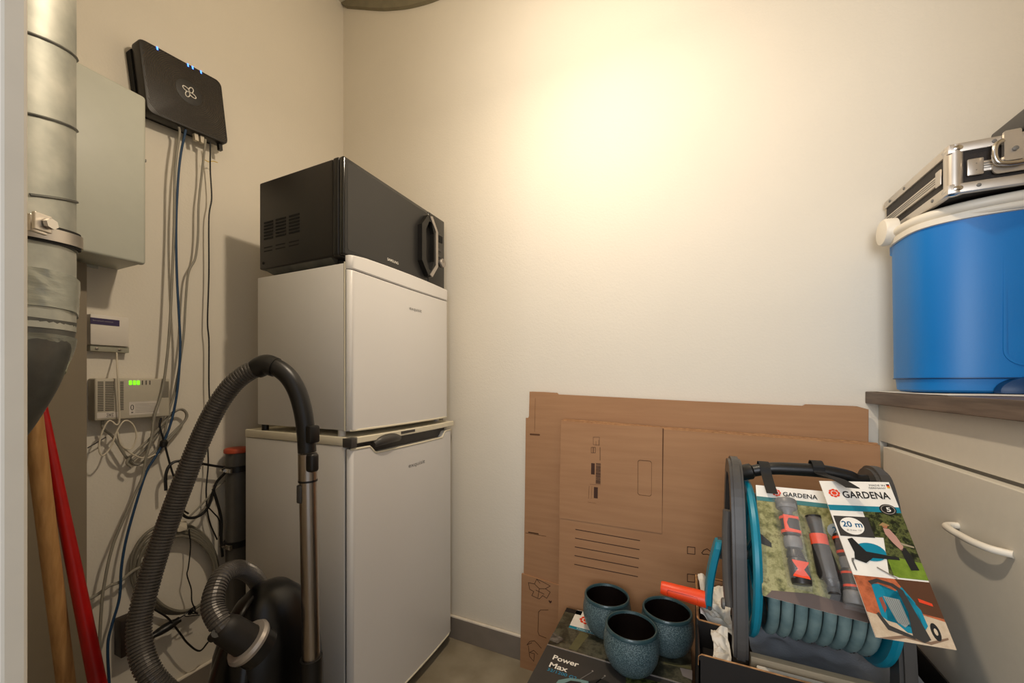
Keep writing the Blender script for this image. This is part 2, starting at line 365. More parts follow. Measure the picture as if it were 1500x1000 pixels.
# ================================================================ poles
def pole(name, p1, p2, r, m, label, ztop, taper=0.0, parts=None):
    d = (p1-p2).normalized(); foot = p2+d*((0.0-p2.z+0.03)/d.z); top = p2+d*((ztop-p2.z)/d.z)
    t = thing(name, label, 'broom', (foot.x, foot.y, 0.0))
    n = 30; pts = [foot.lerp(top, i/n) for i in range(n+1)]
    bm = NB(); tube(bm, pts, lambda f, i: r*(1-taper*f)*(1 if i < n else 0.7), 18); obj('handle', bm, m, t, True)
    bm = NB(); box(bm, foot.x-0.025, foot.x+0.025, max(foot.y-0.13, 0.16), foot.y+0.03, 0.06, 0.09, 0.006); obj('head', bm, m, t)
    bm = NB(); box(bm, foot.x-0.022, foot.x+0.022, max(foot.y-0.125, 0.165), foot.y+0.025, 0.0, 0.062, 0.004); obj('bristles', bm, parts, t)
    return t
pole('broom', at_t(48, 610, 0.70), at_t(97, 1000, 0.78), 0.0135, M_wood, 'broom with a plain tan wooden handle, left of the red one, behind the door frame', 1.16, 0.05, M_dgrey)
pole('broom', at_t(66, 620, 0.76), at_t(143, 1000, 0.78), 0.0165, M_red, 'broom with a bright red handle leaning right of the tan wooden one', 1.14, 0.62, M_black)
# ================================================================ grey wall enclosure
enc = thing('electrical_enclosure', 'pale grey electrical enclosure on the left wall behind the duct', 'cabinet', (WX, 0.33, 1.305))
obj('housing', B(WX+0.001, -1.300, 0.16, 0.511, 1.307, 1.737, 0.004), M_boxgrey, enc, True)
obj('door', B(-1.300, -1.278, 0.158, 0.513, 1.304, 1.740, 0.007, 3), M_boxgrey, enc, True)
obj('hinge', B(-1.305, -1.285, 0.5115, 0.5165, 1.575, 1.582, 0.001), M_mgrey, enc)
obj('back_flange', B(WX, WX+0.006, 0.15, 0.47, 1.300, 1.3069), M_boxgrey, enc)
# ================================================================ router on the wall
rou = thing('wireless_router', 'black wall-hung router with ribbed rings and white looped emblem', 'router', (WX, 0.64, 1.75))
RC = Vector((-1.364, 0.6430, 1.8600)); rang = math.radians(6.3)
ry = Vector((0, math.cos(rang), math.sin(rang))); rz = Vector((0, -math.sin(rang), math.cos(rang)))
def rf(y, z, h): return RC+ry*y+rz*z+Vector((1, 0, 0))*h
W2, H2 = 0.1050, 0.0975
rp = rrect(-W2, W2, -H2, H2, 0.017, 6)
bm = NB()
def scl(pts, s): return [(x*(1-s/W2), y*(1-s/H2)) for x, y in pts]
rings = [[rf(x, y, h) for x, y in scl(rp, s)] for h, s in ((-0.036, 0.003), (-0.034, 0.0), (-0.004, 0.0), (0.0, 0.0022), (0.0008, 0.005))]
loft(bm, rings); obj('casing', bm, M_gloss if False else mat('router_black', (0.13, 0.115, 0.10), 0.42), rou, True)
obj('wall_bracket', prism(NB(), rrect(-W2-0.004, W2-0.02, -H2+0.008, H2-0.02, 0.008), rf, -0.0595, -0.036), M_void, rou)
M_rring = mat('router_rib', (0.30, 0.27, 0.235), 0.35)
bm = NB()
for i in range(24):
    r = 0.036+i*0.0041
    pts = []
    for k in range(96):
        a = 2*math.pi*k/96; x = r*math.cos(a); y = r*math.sin(a)*1.0
        pts.append((x+0.006, y+0.012))
    seg = []
    for k in range(97):
        x, y = pts[k % 96]
        if abs(x) < W2-0.006 and abs(y) < H2-0.006: seg.append(rf(x, y, 0.0008))
        else:
            if len(seg) > 2: tube(bm, seg, 0.0009, 4)
            seg = []
    if len(seg) > 2: tube(bm, seg, 0.0009, 4)
o = obj('ribbed_rings', bm, M_rring, rou, True); o['kind'] = 'stuff'
obj('centre_disc', lathe(NB(), [(0.0335, 0.0), (0.0335, 0.0012), (0.031, 0.0018)], rf(0.006, 0.012, 0), Vector((1, 0, 0)), 48), mat('router_disc', (0.16, 0.15, 0.14), 0.5), rou, True)
bm = NB()
for q in range(4):
    base = q*math.pi/2+math.radians(45); pts = []
    for k in range(17):
        t = k/16*2*math.pi; lx = 0.0135*(1-math.cos(t))/2*1.25+0.001; ly = 0.0055*math.sin(t)+0.004*(1-math.cos(t))/2*(1)
        pts.append(rf(0.006+lx*math.cos(base)-ly*math.sin(base), 0.012+lx*math.sin(base)+ly*math.cos(base), 0.0026))
    tube(bm, pts, 0.0013, 6)
obj('emblem', bm, M_inkw, rou, True)
for yy in (-0.062, 0.012, 0.024, 0.046):
    obj('status_light', prism(NB(), rrect(yy-0.0018, yy+0.0018, H2-0.010, H2-0.0015, 0.0008, 2), rf, -0.002, 0.0016), M_bled, rou)
for yy in (0.018, 0.034, 0.086):
    obj('port_plug', prism(NB(), rrect(yy-0.005, yy+0.005, -H2-0.020, -H2+0.004, 0.001, 2), rf, -0.022, -0.010), M_black if yy > 0.05 else M_cwhite, rou)
# ================================================================ small white terminal box
def bx_wall(u0, u1, v0, v1, x0, x1, um=None, vm=None):
    a = at_x(u0, (v0+v1)/2, x1); b = at_x(u1, (v0+v1)/2, x1)
    c = at_x((u0+u1)/2, v0, x1); d = at_x((u0+u1)/2, v1, x1)
    return (x0, x1, a.y, b.y, d.z, c.z)
ter = thing('network_terminal', 'small white network terminal box with purple label, above the cream modem', 'terminal box', (WX, 0.49, 1.07))
b = bx_wall(127, 186, 461, 508, WX, -1.398); yb = (b[2], b[3])
obj('cover', B(WX, -1.396, 0.448, 0.524, 1.096, 1.176, 0.003), M_onu, ter, True)
lb = [at_x(132.5, 464.5, -1.3955), at_x(175, 468.5, -1.3955), at_x(175, 478, -1.3955), at_x(132.5, 475.5, -1.3955)]
obj('label', B(-1.397, -1.3952, lb[0].y, lb[1].y, lb[2].z, lb[0].z), mat('label_purple', (0.22, 0.17, 0.32), 0.5), ter, label='small purple printed label')
def fw(y, z, h): return Vector((-1.3952+h, y, z))
text('fibre network connection', fw, lb[0].y+0.004, (lb[0].z+lb[2].z)/2, (lb[1].y-lb[0].y)*0.7, 0.003, M_silver, ter)
obj('mounting_strip', B(WX, -1.402, 0.450, 0.526, 1.080, 1.0955, 0.001), mat('strip_plastic', (0.62, 0.61, 0.54), 0.4), ter, True)
for yy in (0.462, 0.506): obj('screw', lathe(NB(), [(0.003, 0), (0.003, 0.002), (0.001, 0.0025)], (-1.402, yy, 1.087), Vector((1, 0, 0)), 12), M_steel, ter, True)
# ================================================================ cream modem
mod = thing('fibre_modem', 'cream wall modem with side grilles and three lit green lights', 'modem', (WX, 0.53, 0.92))
mx = -1.382
p0, p1 = at_x(139, 552, mx), at_x(249, 556, mx); p2 = at_x(139, 617, mx); p3 = at_x(249, 609, mx)
y0, y1 = p0.y, p1.y; z1 = (p0.z+p1.z)/2; z0 = (p2.z+p3.z)/2
obj('casing', B(WX, mx, y0, y1, z0, z1, 0.004, 3), M_modem, mod, True)
def fm(y, z, h): return Vector((mx+h, y, z))
def yu(u): return at_x(u, 580, mx).y
def zv(u, v): return at_x(u, v, mx).z
def grille(u0, u1, n, zz0, zz1, nm='grille'):
    bm = NB(); a, b_ = yu(u0), yu(u1)
    for k in range(n):
        z = zz0+(zz1-zz0)*(k+0.5)/n; h = (zz1-zz0)/n*0.28
        box(bm, mx-0.002, mx+0.0006, a, b_, z-h, z+h)
    return obj(nm, bm, M_slot, mod)
H = z1-z0
for (u0, u1) in ((143, 151.5), (154, 167), (176, 181)): grille(u0, u1, 17, z0+H*0.22, z1-H*0.07)
grille(237, 247, 12, z0+H*0.50, z1-H*0.07)
for i, u in enumerate((191, 197, 202.5, 208.5, 214, 219.5)):
    y = yu(u); bm = NB(); box(bm, mx-0.001, mx+0.0012, y-0.003, y+0.003, z1-H*0.16, z1-H*0.05, 0.0006)
    if i >= 3:
        bm.free(); bm = B(mx-0.001, mx+0.0008, y-0.001, y+0.001, z1-H*0.16, z1-H*0.05)
    obj('status_light', bm, M_led if i < 3 else M_dgrey, mod, label='lit green light' if i < 3 else 'dark unlit light')
M_stk = mat('sticker_white', (0.80, 0.77, 0.73), 0.45)
obj('warning_sticker', prism(NB(), rrect(yu(189), yu(233), z0+H*0.09, z0+H*0.42, 0.002, 3), fm, -0.0005, 0.0005), M_stk, mod)
obj('warning_mark', ringface(NB(), circ(yu(193.5), z0+H*0.28, 0.0035, 0.0075), circ(yu(193.5), z0+H*0.28, 0.0022, 0.006), fm, 0.0005, 0.0009), M_inkk, mod)
obj('warning_mark', ringface(NB(), circ(yu(193.5), z0+H*0.155, 0.002), circ(yu(193.5), z0+H*0.155, 0.001), fm, 0.0005, 0.0009), M_inkk, mod)
bm = NB()
for k in range(6): box(bm, mx+0.0003, mx+0.0008, yu(198), yu(228), z0+H*(0.15+0.04*k), z0+H*(0.157+0.04*k))
o = obj('fine_print', bm, M_mgrey, mod); o['kind'] = 'stuff'
obj('brand_sticker', prism(NB(), rrect(yu(142), yu(173), z0+H*0.06, z0+H*0.19, 0.001, 3), fm, -0.0005, 0.0006), M_stk, mod)
bm = NB(); cy, czz = yu(161), z0+H*0.125
for q in range(4):
    base = q*math.pi/2+0.78
    pts = [fm(cy+(0.0042*(1-math.cos(t)))*math.cos(base)-0.0018*math.sin(t)*math.sin(base), czz+(0.0030*(1-math.cos(t)))*math.sin(base)+0.0018*math.sin(t)*math.cos(base), 0.001) for t in [k/10*2*math.pi for k in range(11)]]
    tube(bm, pts, 0.0004, 4)
obj('emblem', bm, M_mgrey, mod)
# ================================================================ vertical pipe behind the fridge
px_, py_ = -1.366, 0.785
wp = thing('drain_pipe', 'grey vertical pipe with orange cap, behind the lower fridge', 'pipe', (px_, py_, 0.0))
obj('pipe', lathe(NB(), [(0.032, 0.0), (0.032, 0.77)], (px_, py_, 0), seg=28), M_pipe, wp, True)
obj('cap', lathe(NB(), [(0.034, 0.764), (0.037, 0.766), (0.037, 0.775), (0.034, 0.779), (0.030, 0.780)], (px_, py_, 0), seg=28), mat('cap_orange', (0.66, 0.27, 0.16), 0.5), wp, True)
for z in (0.712, 0.465):
    obj('pipe_clamp', lathe(NB(), [(0.0345, z-0.010), (0.038, z-0.009), (0.038, z+0.009), (0.0345, z+0.010)], (px_, py_, 0), seg=28), M_black, wp, True)
    bm = NB(); box(bm, px_+0.008, px_+0.034, py_-0.042, py_-0.034, z-0.007, z+0.007, 0.001); lathe(bm, [(0.005, 0), (0.005, 0.02)], (px_-0.012, py_-0.042, z), Vector((1, 0, 0)), 6)
    obj('clamp_screw', bm, M_chrome, wp)
# ================================================================ cables
def cable(name, px, x, r, m, label, cat='cable', group=None, extra=None, n=8):
    pts = [at_x(p[0], p[1], p[2] if len(p) > 2 else x) for p in px]
    bm = wire(pts, r, 7, n)
    if extra: extra(bm)
    o = obj(name, bm, m, None, True); tag(o, label, cat, group); return o
X1 = -1.385
cable('network_cable', [(272, 190, -1.372), (270, 200, -1.375), (265, 225), (261, 262), (258, 330), (259, 400), (262, 460), (264, 505), (261, 560), (254, 605), (243, 640), (228, 668), (215, 690), (203, 725), (186, 785), (178, 830), (175, 875), (164, 915), (158, 945), (160, 1000), (165, 1060)], X1, 0.0031, M_cblue, 'long blue network cable hanging from the router to the floor')
cable('network_cable', [(262, 186, -1.372), (263, 196, -1.375), (259, 225), (256, 262), (255, 330), (252, 410), (249, 470), (245, 520), (238, 570), (226, 610), (222, 640), (214, 670), (208, 700), (190, 740), (165, 800), (152, 860), (148, 900), (145, 960), (142, 1000), (140, 1050)], -1.375, 0.0033, M_cgrey, 'pale grey network cable running just left of the blue one')
cable('network_cable', [(301, 204, -1.372), (300, 215, -1.375), (295, 260), (291, 300), (290, 345), (286, 378), (276, 400), (272, 440), (269, 490), (262, 540), (254, 580), (248, 600), (240, 640), (233, 665), (214, 668)], -1.394, 0.0030, M_cgrey, 'grey network cable hanging from the right side of the router')
cable('power_cable', [(308, 208, -1.372), (308, 222, -1.378), (308, 250), (310, 290), (306, 320), (306, 400), (304, 470), (306, 500), (306, 560), (307, 600), (304, 640), (305, 680), (302, 720), (306, 760), (318, 790)], X1-0.006, 0.0021, M_black, 'thin black power cable hanging from the right end of the router')
obj_t = cable('cable_tie', [(300, 234, -1.392), (306, 237, -1.388), (312, 236, -1.386), (319, 238, -1.384)], X1, 0.0012, mat('tie_yellow', (0.85, 0.72, 0.30), 0.5), 'tiny yellow cable tie on the black cable below the router', 'cable tie')
cable('fibre_cable', [(171, 516, -1.405), (172, 545, -1.372), (174, 580, -1.370), (175, 614, -1.370), (171, 622, -1.372), (160, 616, -1.372), (150, 632, -1.374), (145, 655, -1.374), (150, 667, -1.376), (162, 655, -1.376), (172, 630, -1.374), (183, 616, -1.374), (195, 622, -1.374), (200, 640, -1.374), (192, 657, -1.374), (178, 652, -1.375), (172, 632, -1.376), (176, 650, -1.380), (192, 664, -1.380), (212, 671, -1.380), (228, 665, -1.380)], X1, 0.0019, M_cwhite, 'thin white cable looping below the network terminal')
def coil(name, loops, label, r, m, x=-1.392, cat='cable'):
    bm = NB()
    for i, lp in enumerate(loops):
        tube(bm, smoothpts([at_x(u, v, x+0.004*i) for u, v in lp], 8), r, 7)
    o = obj(name, bm, m, None, True); tag(o, label, cat); return o
coil('cable_bundle', [[(150, 612), (152, 628), (166, 640), (184, 668), (196, 680), (210, 676), (232, 655), (255, 632), (271, 615), (272, 604), (262, 600), (246, 612), (228, 640), (205, 665), (190, 676)],
    [(188, 668), (200, 680), (222, 668), (246, 645), (266, 622), (274, 608), (266, 599), (250, 606), (238, 622)],
    [(192, 684), (186, 676), (200, 660), (222, 640), (240, 618)]], 'folded bundle of grey cable tied up below the cream modem', 0.0033, M_cgrey, -1.398)
loops = []
for i in range(5):
    cx, cy, rx, ryy = 258+i*2.5-3, 832+i*2.0, 64-i*3.2+random.uniform(-2, 2), 68-i*3.2+random.uniform(-2, 2)
    loops.append([(cx+rx*math.cos(a+0.3*i), cy+ryy*math.sin(a+0.3*i)) for a in [k/20*2*math.pi for k in range(22)]])
cc = coil('cable_coil', loops, 'large round coil of grey cable hanging low on the left wall behind the vacuum hose', 0.0042, mat('coil_grey', (0.46, 0.44, 0.39), 0.55), -1.405)
bm = NB(); c = at_x(266, 771, -1.388); box(bm, c.x-0.02, c.x+0.008, c.y-0.016, c.y+0.010, c.z-0.012, c.z+0.014, 0.005)
for v in bm.verts: v.co += Vector((noise.noise(v.co*90)*0.006, noise.noise(v.co*70)*0.006, noise.noise(v.co*80)*0.006))
tag(obj('cable_knot', bm, M_cwhite), 'crumpled white tape holding the top of the large grey coil', 'tape')
cable('power_cable', [(236, 612, -1.390), (234, 625), (240, 645), (245, 665), (252, 690), (262, 720), (268, 745), (276, 752)], -1.388, 0.0026, M_black, 'black power cable with small plug hanging under the cream modem')
bm = NB(); c = at_x(240, 649, -1.382); lathe(bm, [(0.004, -0.012), (0.009, -0.008), (0.010, 0.004), (0.004, 0.011)], c, Vector((0, 0.25, 1)), 12)
tag(obj('power_plug', bm, M_black, None, True), 'small black round plug on the cable under the cream modem', 'plug')
cable('power_cable', [(243, 718), (243, 695), (250, 680), (264, 675), (290, 678), (320, 683), (334, 684)], -1.380, 0.0040, M_black, 'thick black cable looping from behind the vacuum hose to the pipe clamp')
cable('power_cable', [(262, 748), (275, 758), (292, 755), (305, 742), (312, 720), (318, 705), (330, 692, -1.36)], -1.376, 0.0042, M_black, 'thick black cable bending below the first pipe clamp')
cable('power_cable', [(312, 716), (318, 735), (324, 760), (324, 790), (326, 815)], -1.372, 0.0040, M_black, 'thick black cable running down beside the grey pipe')
cable('power_cable', [(302, 740), (312, 750), (321, 762), (322, 785)], -1.366, 0.0020, M_black, 'short thin black cable crossing beside the grey pipe')
cable('network_cable', [(276, 758), (292, 742), (308, 725), (322, 710), (332, 702)], -1.386, 0.0028, M_cgrey, 'short grey cable slanting up from the coil to the pipe')
cable('thin_cable', [(277, 775), (279, 800), (276, 830), (274, 842), (280, 862), (281, 880), (286, 892)], -1.384, 0.0017, M_black, 'thin wavy black wire hanging inside the grey coil')
bm = NB(); c0 = at_x(281, 896, -1.384)
pts = [c0+Vector((noise.noise(Vector((k*0.9, 0, 0)))*0.02, noise.noise(Vector((0, k*0.9, 4)))*0.035, noise.noise(Vector((5, 0, k*0.9)))*0.028)) for k in range(26)]
tube(bm, smoothpts(pts, 5), 0.0014, 6); tag(obj('wire_tangle', bm, M_black, None, True), 'small black tangle of wire above the inline switch', 'wire')
cable('power_cable', [(216, 880), (228, 893), (246, 905), (262, 925), (275, 942), (292, 953), (305, 940)], -1.372, 0.0026, M_black, 'black cord sagging past the inline switch to the vacuum connector')
cable('thin_cable', [(244, 915), (255, 908), (268, 902), (282, 890)], -1.376, 0.0018, M_black, 'thin black wire joining the inline switch to the wire tangle')
bm = NB(); pa, pb = at_x(222, 932, -1.38), at_x(263, 907, -1.38)
tube(bm, [pa.lerp(pb, k/10) for k in range(11)], lambda f, i: 0.015*(0.55+0.45*math.sin(math.pi*min(max(f, 0.1), 0.9))), 14, ell=0.8)
sw = obj('inline_switch', bm, M_black, None, True); tag(sw, 'dark oblong inline switch block on the wall below the coil', 'switch')
bm = NB(); c = at_x(190, 928, -1.39); box(bm, WX, -1.385, c.y-0.02, c.y+0.02, c.z-0.055, c.z+0.045, 0.003)
tag(obj('wall_socket', bm, mat('socket_brown', (0.16, 0.12, 0.09), 0.5), None, True), 'dark brown block on the wall behind the hose bend', 'socket')
cable('network_cable', [(120, 882), (140, 872), (160, 858), (175, 852), (192, 838), (205, 830)], -1.395, 0.0040, M_cgrey, 'thick grey cable slanting in to the left side of the coil')
cable('thin_cable', [(128, 656), (142, 648), (155, 640)], -1.40, 0.0014, M_dgrey, 'short dark wire left of the loops under the modem')
# ================================================================ fridges
def bowed(x_b, x_f, y0, y1, z0, ztop, bow=0.010, n=28, r=0.014):
    """door slab with bowed front and rounded vertical edges; ztop is a function of y"""
    bm = NB(); rings = []
    for k in range(n+1):
        f = k/n
        f = 0.5-0.5*math.cos(math.pi*f)
        y = y0+(y1-y0)*f; e = min(y-y0, y1-y)
        rd = r*(1-math.sqrt(max(0, 1-(1-min(e, r)/r)**2)))
        xf = x_f+bow*(1-(2*f-1)**2)-rd; zt_ = ztop(y)
        rings.append([Vector((x_b, y, z0)), Vector((xf-0.003, y, z0)), Vector((xf, y, z0+0.003)), Vector((xf, y, zt_-0.003)), Vector((xf-0.003, y, zt_)), Vector((x_b, y, zt_))])
    loft(bm, rings); return bm
def xface(x_f, y0, y1, y, bow): f = (y-y0)/(y1-y0); return x_f+bow*(1-(2*f-1)**2)
FY0 = 0.754
# lower
fr = thing('refrigerator', 'larger lower white under-counter fridge standing on the floor', 'refrigerator', (-1.05, 1.0, 0.0), 'stacked white fridges')
obj('body', B(-1.2706, -0.840, FY0, 1.244, 0.03, 0.8245, 0.004), M_white, fr, True)
obj('fridge_plinth', B(-1.25, -0.852, FY0+0.01, 1.234, 0.0, 0.031), M_black, fr).name = 'plinth'  # black inset block between floor and fridge body
obj('worktop_lid', B(-1.2706, -0.836, FY0-0.001, 1.245, 0.8255, 0.850, 0.003), M_cream, fr, True)
obj('hinge_cover', B(-0.846, -0.812, FY0-0.0015, FY0+0.018, 0.822, 0.8475, 0.002), M_dgrey, fr, True)
bm = NB(); n = 24; rings = []
for k in range(n+1):
    f = k/n; y = FY0+0.019+(1.246-FY0-0.019)*f; xf = -0.812+0.010*(1-(2*f-1)**2)
    rings.append([Vector((-0.838, y, 0.832)), Vector((xf-0.002, y, 0.832)), Vector((xf, y, 0.834)), Vector((xf, y, 0.8475)), Vector((xf-0.002, y, 0.8495)), Vector((-0.838, y, 0.8495))])
loft(bm, rings); obj('lid_front_edge', bm, M_cream, fr, True)
obj('door_gasket', B(-0.840, -0.833, FY0+0.003, 1.240, 0.05, 0.815), M_gasket, fr)
dy0, dy1 = FY0+0.001, 1.243
ya, yb = dy0+0.065, dy1-0.05
def ztl(y):
    d = 0.021
    if y < ya: return 0.818
    if y < ya+0.02: return 0.818-d*(y-ya)/0.02
    if y < yb-0.02: return 0.818-d
    if y < yb: return 0.818-d*(yb-y)/0.02
    return 0.818
obj('door', bowed(-0.833, -0.818, dy0, dy1, 0.045, ztl, 0.010, 60), M_whitedoor, fr, True)
pts = []
for k in range(81):
    y = dy0+0.004+(dy1-dy0-0.008)*k/80; pts.append(Vector((xface(-0.818, dy0, dy1, y, 0.010)-(0.006 if k in (0, 80) else 0.001), y, ztl(y)-0.001)))
obj('door_lip', tube(NB(), pts, 0.0032, 8), M_cream, fr, True)
obj('handle_recess', B(-0.840, -0.832, ya-0.05, yb+0.02, 0.790, 0.832), M_dgrey, fr)
bm = NB(); hp = [at_x(u, v, -0.804) for u, v in ((551, 651), (560, 645), (575, 641), (587, 641))]
hp = [Vector((-0.812+0.006*math.sin(k/3*math.pi), p.y, p.z)) for k, p in enumerate(hp)]
tube(bm, smoothpts(hp, 6), lambda f, i: 0.006+0.009*math.sin(math.pi*(0.10+0.75*f)), 14, ell=1.0)
obj('door_catch', bm, M_dgrey, fr, True, 'dark grey curved catch')
p = at_x(606, 634, -0.807); obj('catch_slot', B(-0.82, -0.8015, hp[-1].y, p.y, 0.838, 0.846), M_dgrey, fr)
bm = NB(); tube(bm, [Vector((xface(-0.818, dy0, dy1, dy0+0.004+(dy1-dy0-0.008)*k/20, 0.010)-(0.006 if k in (0, 20) else 0), dy0+0.004+(dy1-dy0-0.008)*k/20, 0.046)) for k in range(21)], 0.003, 6)
obj('door_bottom_trim', bm, M_cream, fr, True)
def ftext(s, u0, u1, vb, ht, root, xx, m):
    x_ = xx(1.08) if callable(xx) else xx
    pa, pb = at_x(u0, vb, x_), at_x(u1, vb, x_)
    zc = (pa.z+pb.z)/2
    text(s, (lambda y, z, h: Vector((xx(y)+0.0004+h, y, z))) if callable(xx) else (lambda y, z, h: Vector((xx+h, y, z))), pa.y, zc, pb.y-pa.y, ht, m, root)
M_logo = mat('logo_grey', (0.52, 0.51, 0.50), 0.4, metal=0.2)
ftext('exquisit', 598, 622, 681, 0.013, fr, lambda y: xface(-0.818, dy0, dy1, y, 0.010), M_logo)
# upper
fu = thing('refrigerator', 'smaller upper white fridge stacked on the lower fridge, carrying the microwave', 'refrigerator', (-1.0, 0.99, 0.850), 'stacked white fridges')
obj('body', B(-1.2096, -0.842, FY0, 1.222, 0.868, 1.322, 0.003), M_white, fu, True)
for (xx, yy) in ((-0.862, FY0+0.012), (-0.862, 1.205), (-1.19, FY0+0.012), (-1.19, 1.205)):
    obj('foot', lathe(NB(), [(0.010, 0.8503), (0.010, 0.869)], (xx, yy, 0), seg=16), M_white if xx > -1 else M_black, fu, True)
obj('door_frame_edge', B(-0.842, -0.8385, FY0, 1.222, 0.866, 1.325, 0.001), M_cream, fu)
obj('door_gasket', B(-0.8385, -0.834, FY0+0.004, 1.218, 0.880, 1.312), M_gasket, fu)
uy0, uy1 = FY0+0.001, 1.2215
obj('door', bowed(-0.834, -0.820, uy0, uy1, 0.8665, lambda y: 1.3035-0.006*math.sin(math.pi*(y-uy0)/(uy1-uy0)), 0.012, 40), M_whitedoor, fu, True)
def capz(y): return 1.346-0.004*(1-min(1, (y-uy0)/0.05))
bm = bowed(-0.837, -0.8185, uy0, uy1, 1.3055, capz, 0.012, 40)
for v in bm.verts:
    if v.co.z < 1.312: v.co.z -= 0.006*math.sin(math.pi*(v.co.y-uy0)/(uy1-uy0))
obj('door_top_cap', bm, M_whitedoor, fu, True)
bm = NB(); tube(bm, [Vector((xface(-0.820, uy0, uy1, uy0+0.004+(uy1-uy0-0.008)*k/20, 0.012)-(0.006 if k in (0, 20) else 0), uy0+0.004+(uy1-uy0-0.008)*k/20, 0.868)) for k in range(21)], 0.003, 6)
obj('door_bottom_trim', bm, M_cream, fu, True)
ftext('exquisit', 599, 617, 455.5, 0.011, fu, lambda y: xface(-0.820, uy0, uy1, y, 0.012), M_logo)
# ================================================================ microwave
mw = thing('microwave', 'black microwave oven with grey bow handle on top of the upper fridge', 'microwave', (-1.02, 0.99, 1.3235))
MX, MY0, MY1, MZ0, MZ1 = -0.843, 0.7537, 1.2315, 1.346, 1.6145
# wrapped metal casing
obj('casing', B(-1.2025, -0.885, MY0+0.002, MY1-0.002, MZ0+0.001, MZ1, 0.004), M_case_blk, mw, True)
obj('front_frame', B(-0.885, -0.862, MY0, MY1, MZ0-0.001, MZ1+0.0015, 0.006, 3), M_black, mw, True)
obj('base_pan', loft(NB(), [[Vector((a, b_, z)) for a, b_ in ((-1.19+i, MY0+0.01+i), (-0.90-i*0.2, MY0+0.01+i), (-0.90-i*0.2, MY1-0.01-i), (-1.19+i, MY1-0.01-i))] for i, z in ((0, MZ0+0.001), (0.016, 1.334))]), M_galvd, mw)
for (xx, yy) in ((-1.15, 0.80), (-0.90, 0.80), (-1.15, 1.19), (-0.90, 1.19)):
    obj('foot', lathe(NB(), [(0.012, 1.3222), (0.014, 1.345)], (xx, yy, 0), seg=16), M_rubber, mw, True)
PY = 1.128   # split between door and control panel
obj('door', B(-0.8615, MX, MY0+0.001, PY, MZ0+0.001, MZ1, 0.005, 3), M_gloss, mw, True)
def fx(y, z, h): return Vector((MX+h, y, z))
obj('door_glass', prism(NB(), rrect(MY0+0.014, PY-0.004, MZ0+0.016, MZ1-0.012, 0.006), fx, -0.001, 0.0008), M_mwdoor, mw)
obj('control_panel', B(-0.8615, MX, PY+0.001, MY1-0.001, MZ0+0.001, MZ1, 0.004, 3), M_gloss, mw, True)
# handle: elongated hexagonal bow
def hx(pts): return [at_x(u, v, MX).yz for u, v in pts]
def py(p): return (p[0], p[1])
yl, yr = at_x(611.5, 370, MX).y, at_x(634, 370, MX).y
zt_, zb_ = 1.588, 1.374
ymid = (yl+yr)/2+0.004
outer = [(yl, zb_+0.045), (ymid-0.012, zb_), (ymid+0.012, zb_), (yr, zb_+0.045), (yr, zt_-0.045), (ymid+0.012, zt_), (ymid-0.012, zt_), (yl, zt_-0.045)]
def shrink(pts, s):
    cx = sum(p[0] for p in pts)/len(pts); cz_ = sum(p[1] for p in pts)/len(pts)
    hw = (yr-yl)/2; hh = (zt_-zb_)/2
    return [(cx+(p[0]-cx)*(hw-s)/hw, cz_+(p[1]-cz_)*(hh-s)/hh) for p in pts]
inner = shrink(outer, 0.021)
bm = NB(); ringface(bm, outer, inner, fx, 0.0, 0.020)
obj('handle', bm, M_black, mw, False, 'black hexagonal bow handle')
bm = NB(); o1 = [q for q in outer]; loopo = [(ymid+0.008, zt_+0.001), (yr+0.001, zt_-0.044), (yr+0.001, zb_+0.044), (ymid+0.008, zb_-0.001)]
ii = [(ymid-0.006, zt_-0.004), (yr-0.011, zt_-0.047), (yr-0.011, zb_+0.047), (ymid-0.006, zb_+0.004)]
vs = [[fx(a[0], a[1], h) for a, h in ((p, 0.006), (p, 0.023), (q, 0.023), (q, 0.006))] for p, q in zip(loopo, ii)]
loft(bm, vs); obj('handle_trim', bm, M_silver, mw, False, 'silver grey trim along the handle')
obj('handle_backing', prism(NB(), shrink(outer, 0.02), fx, 0.0008, 0.003), M_black, mw)
kc = at_x(648, 386, MX)
obj('dial', lathe(NB(), [(0.016, 0), (0.016, 0.007), (0.014, 0.009), (0.001, 0.009)], Vector((MX, min(kc.y, MY1-0.02), kc.z)), Vector((1, 0, 0)), 28), M_silver, mw, True, 'silver round dial')
dm = obj('dial_mark', B(MX+0.0085, MX+0.0095, min(kc.y, MY1-0.02)-0.001, min(kc.y, MY1-0.02)+0.001, kc.z, kc.z+0.013), M_dgrey, mw)
for k in range(3):
    for j in range(2):
        yy = PY+0.018+j*0.036; zz = 1.49-k*0.022
        obj('button', prism(NB(), rrect(yy, yy+0.026, zz, zz+0.010, 0.002, 2), fx, 0, 0.0015), M_dgrey, mw)
obj('display', prism(NB(), rrect(PY+0.015, MY1-0.015, 1.525, 1.55, 0.002, 2), fx, 0, 0.001), M_void, mw)
text('SAMSUNG', fx, at_x(567, 380, MX).y, at_x(567, 381, MX).z, at_x(583, 385, MX).y-at_x(567, 380, MX).y, 0.008, M_inkw, mw, h=0.0014, bold=0.01)
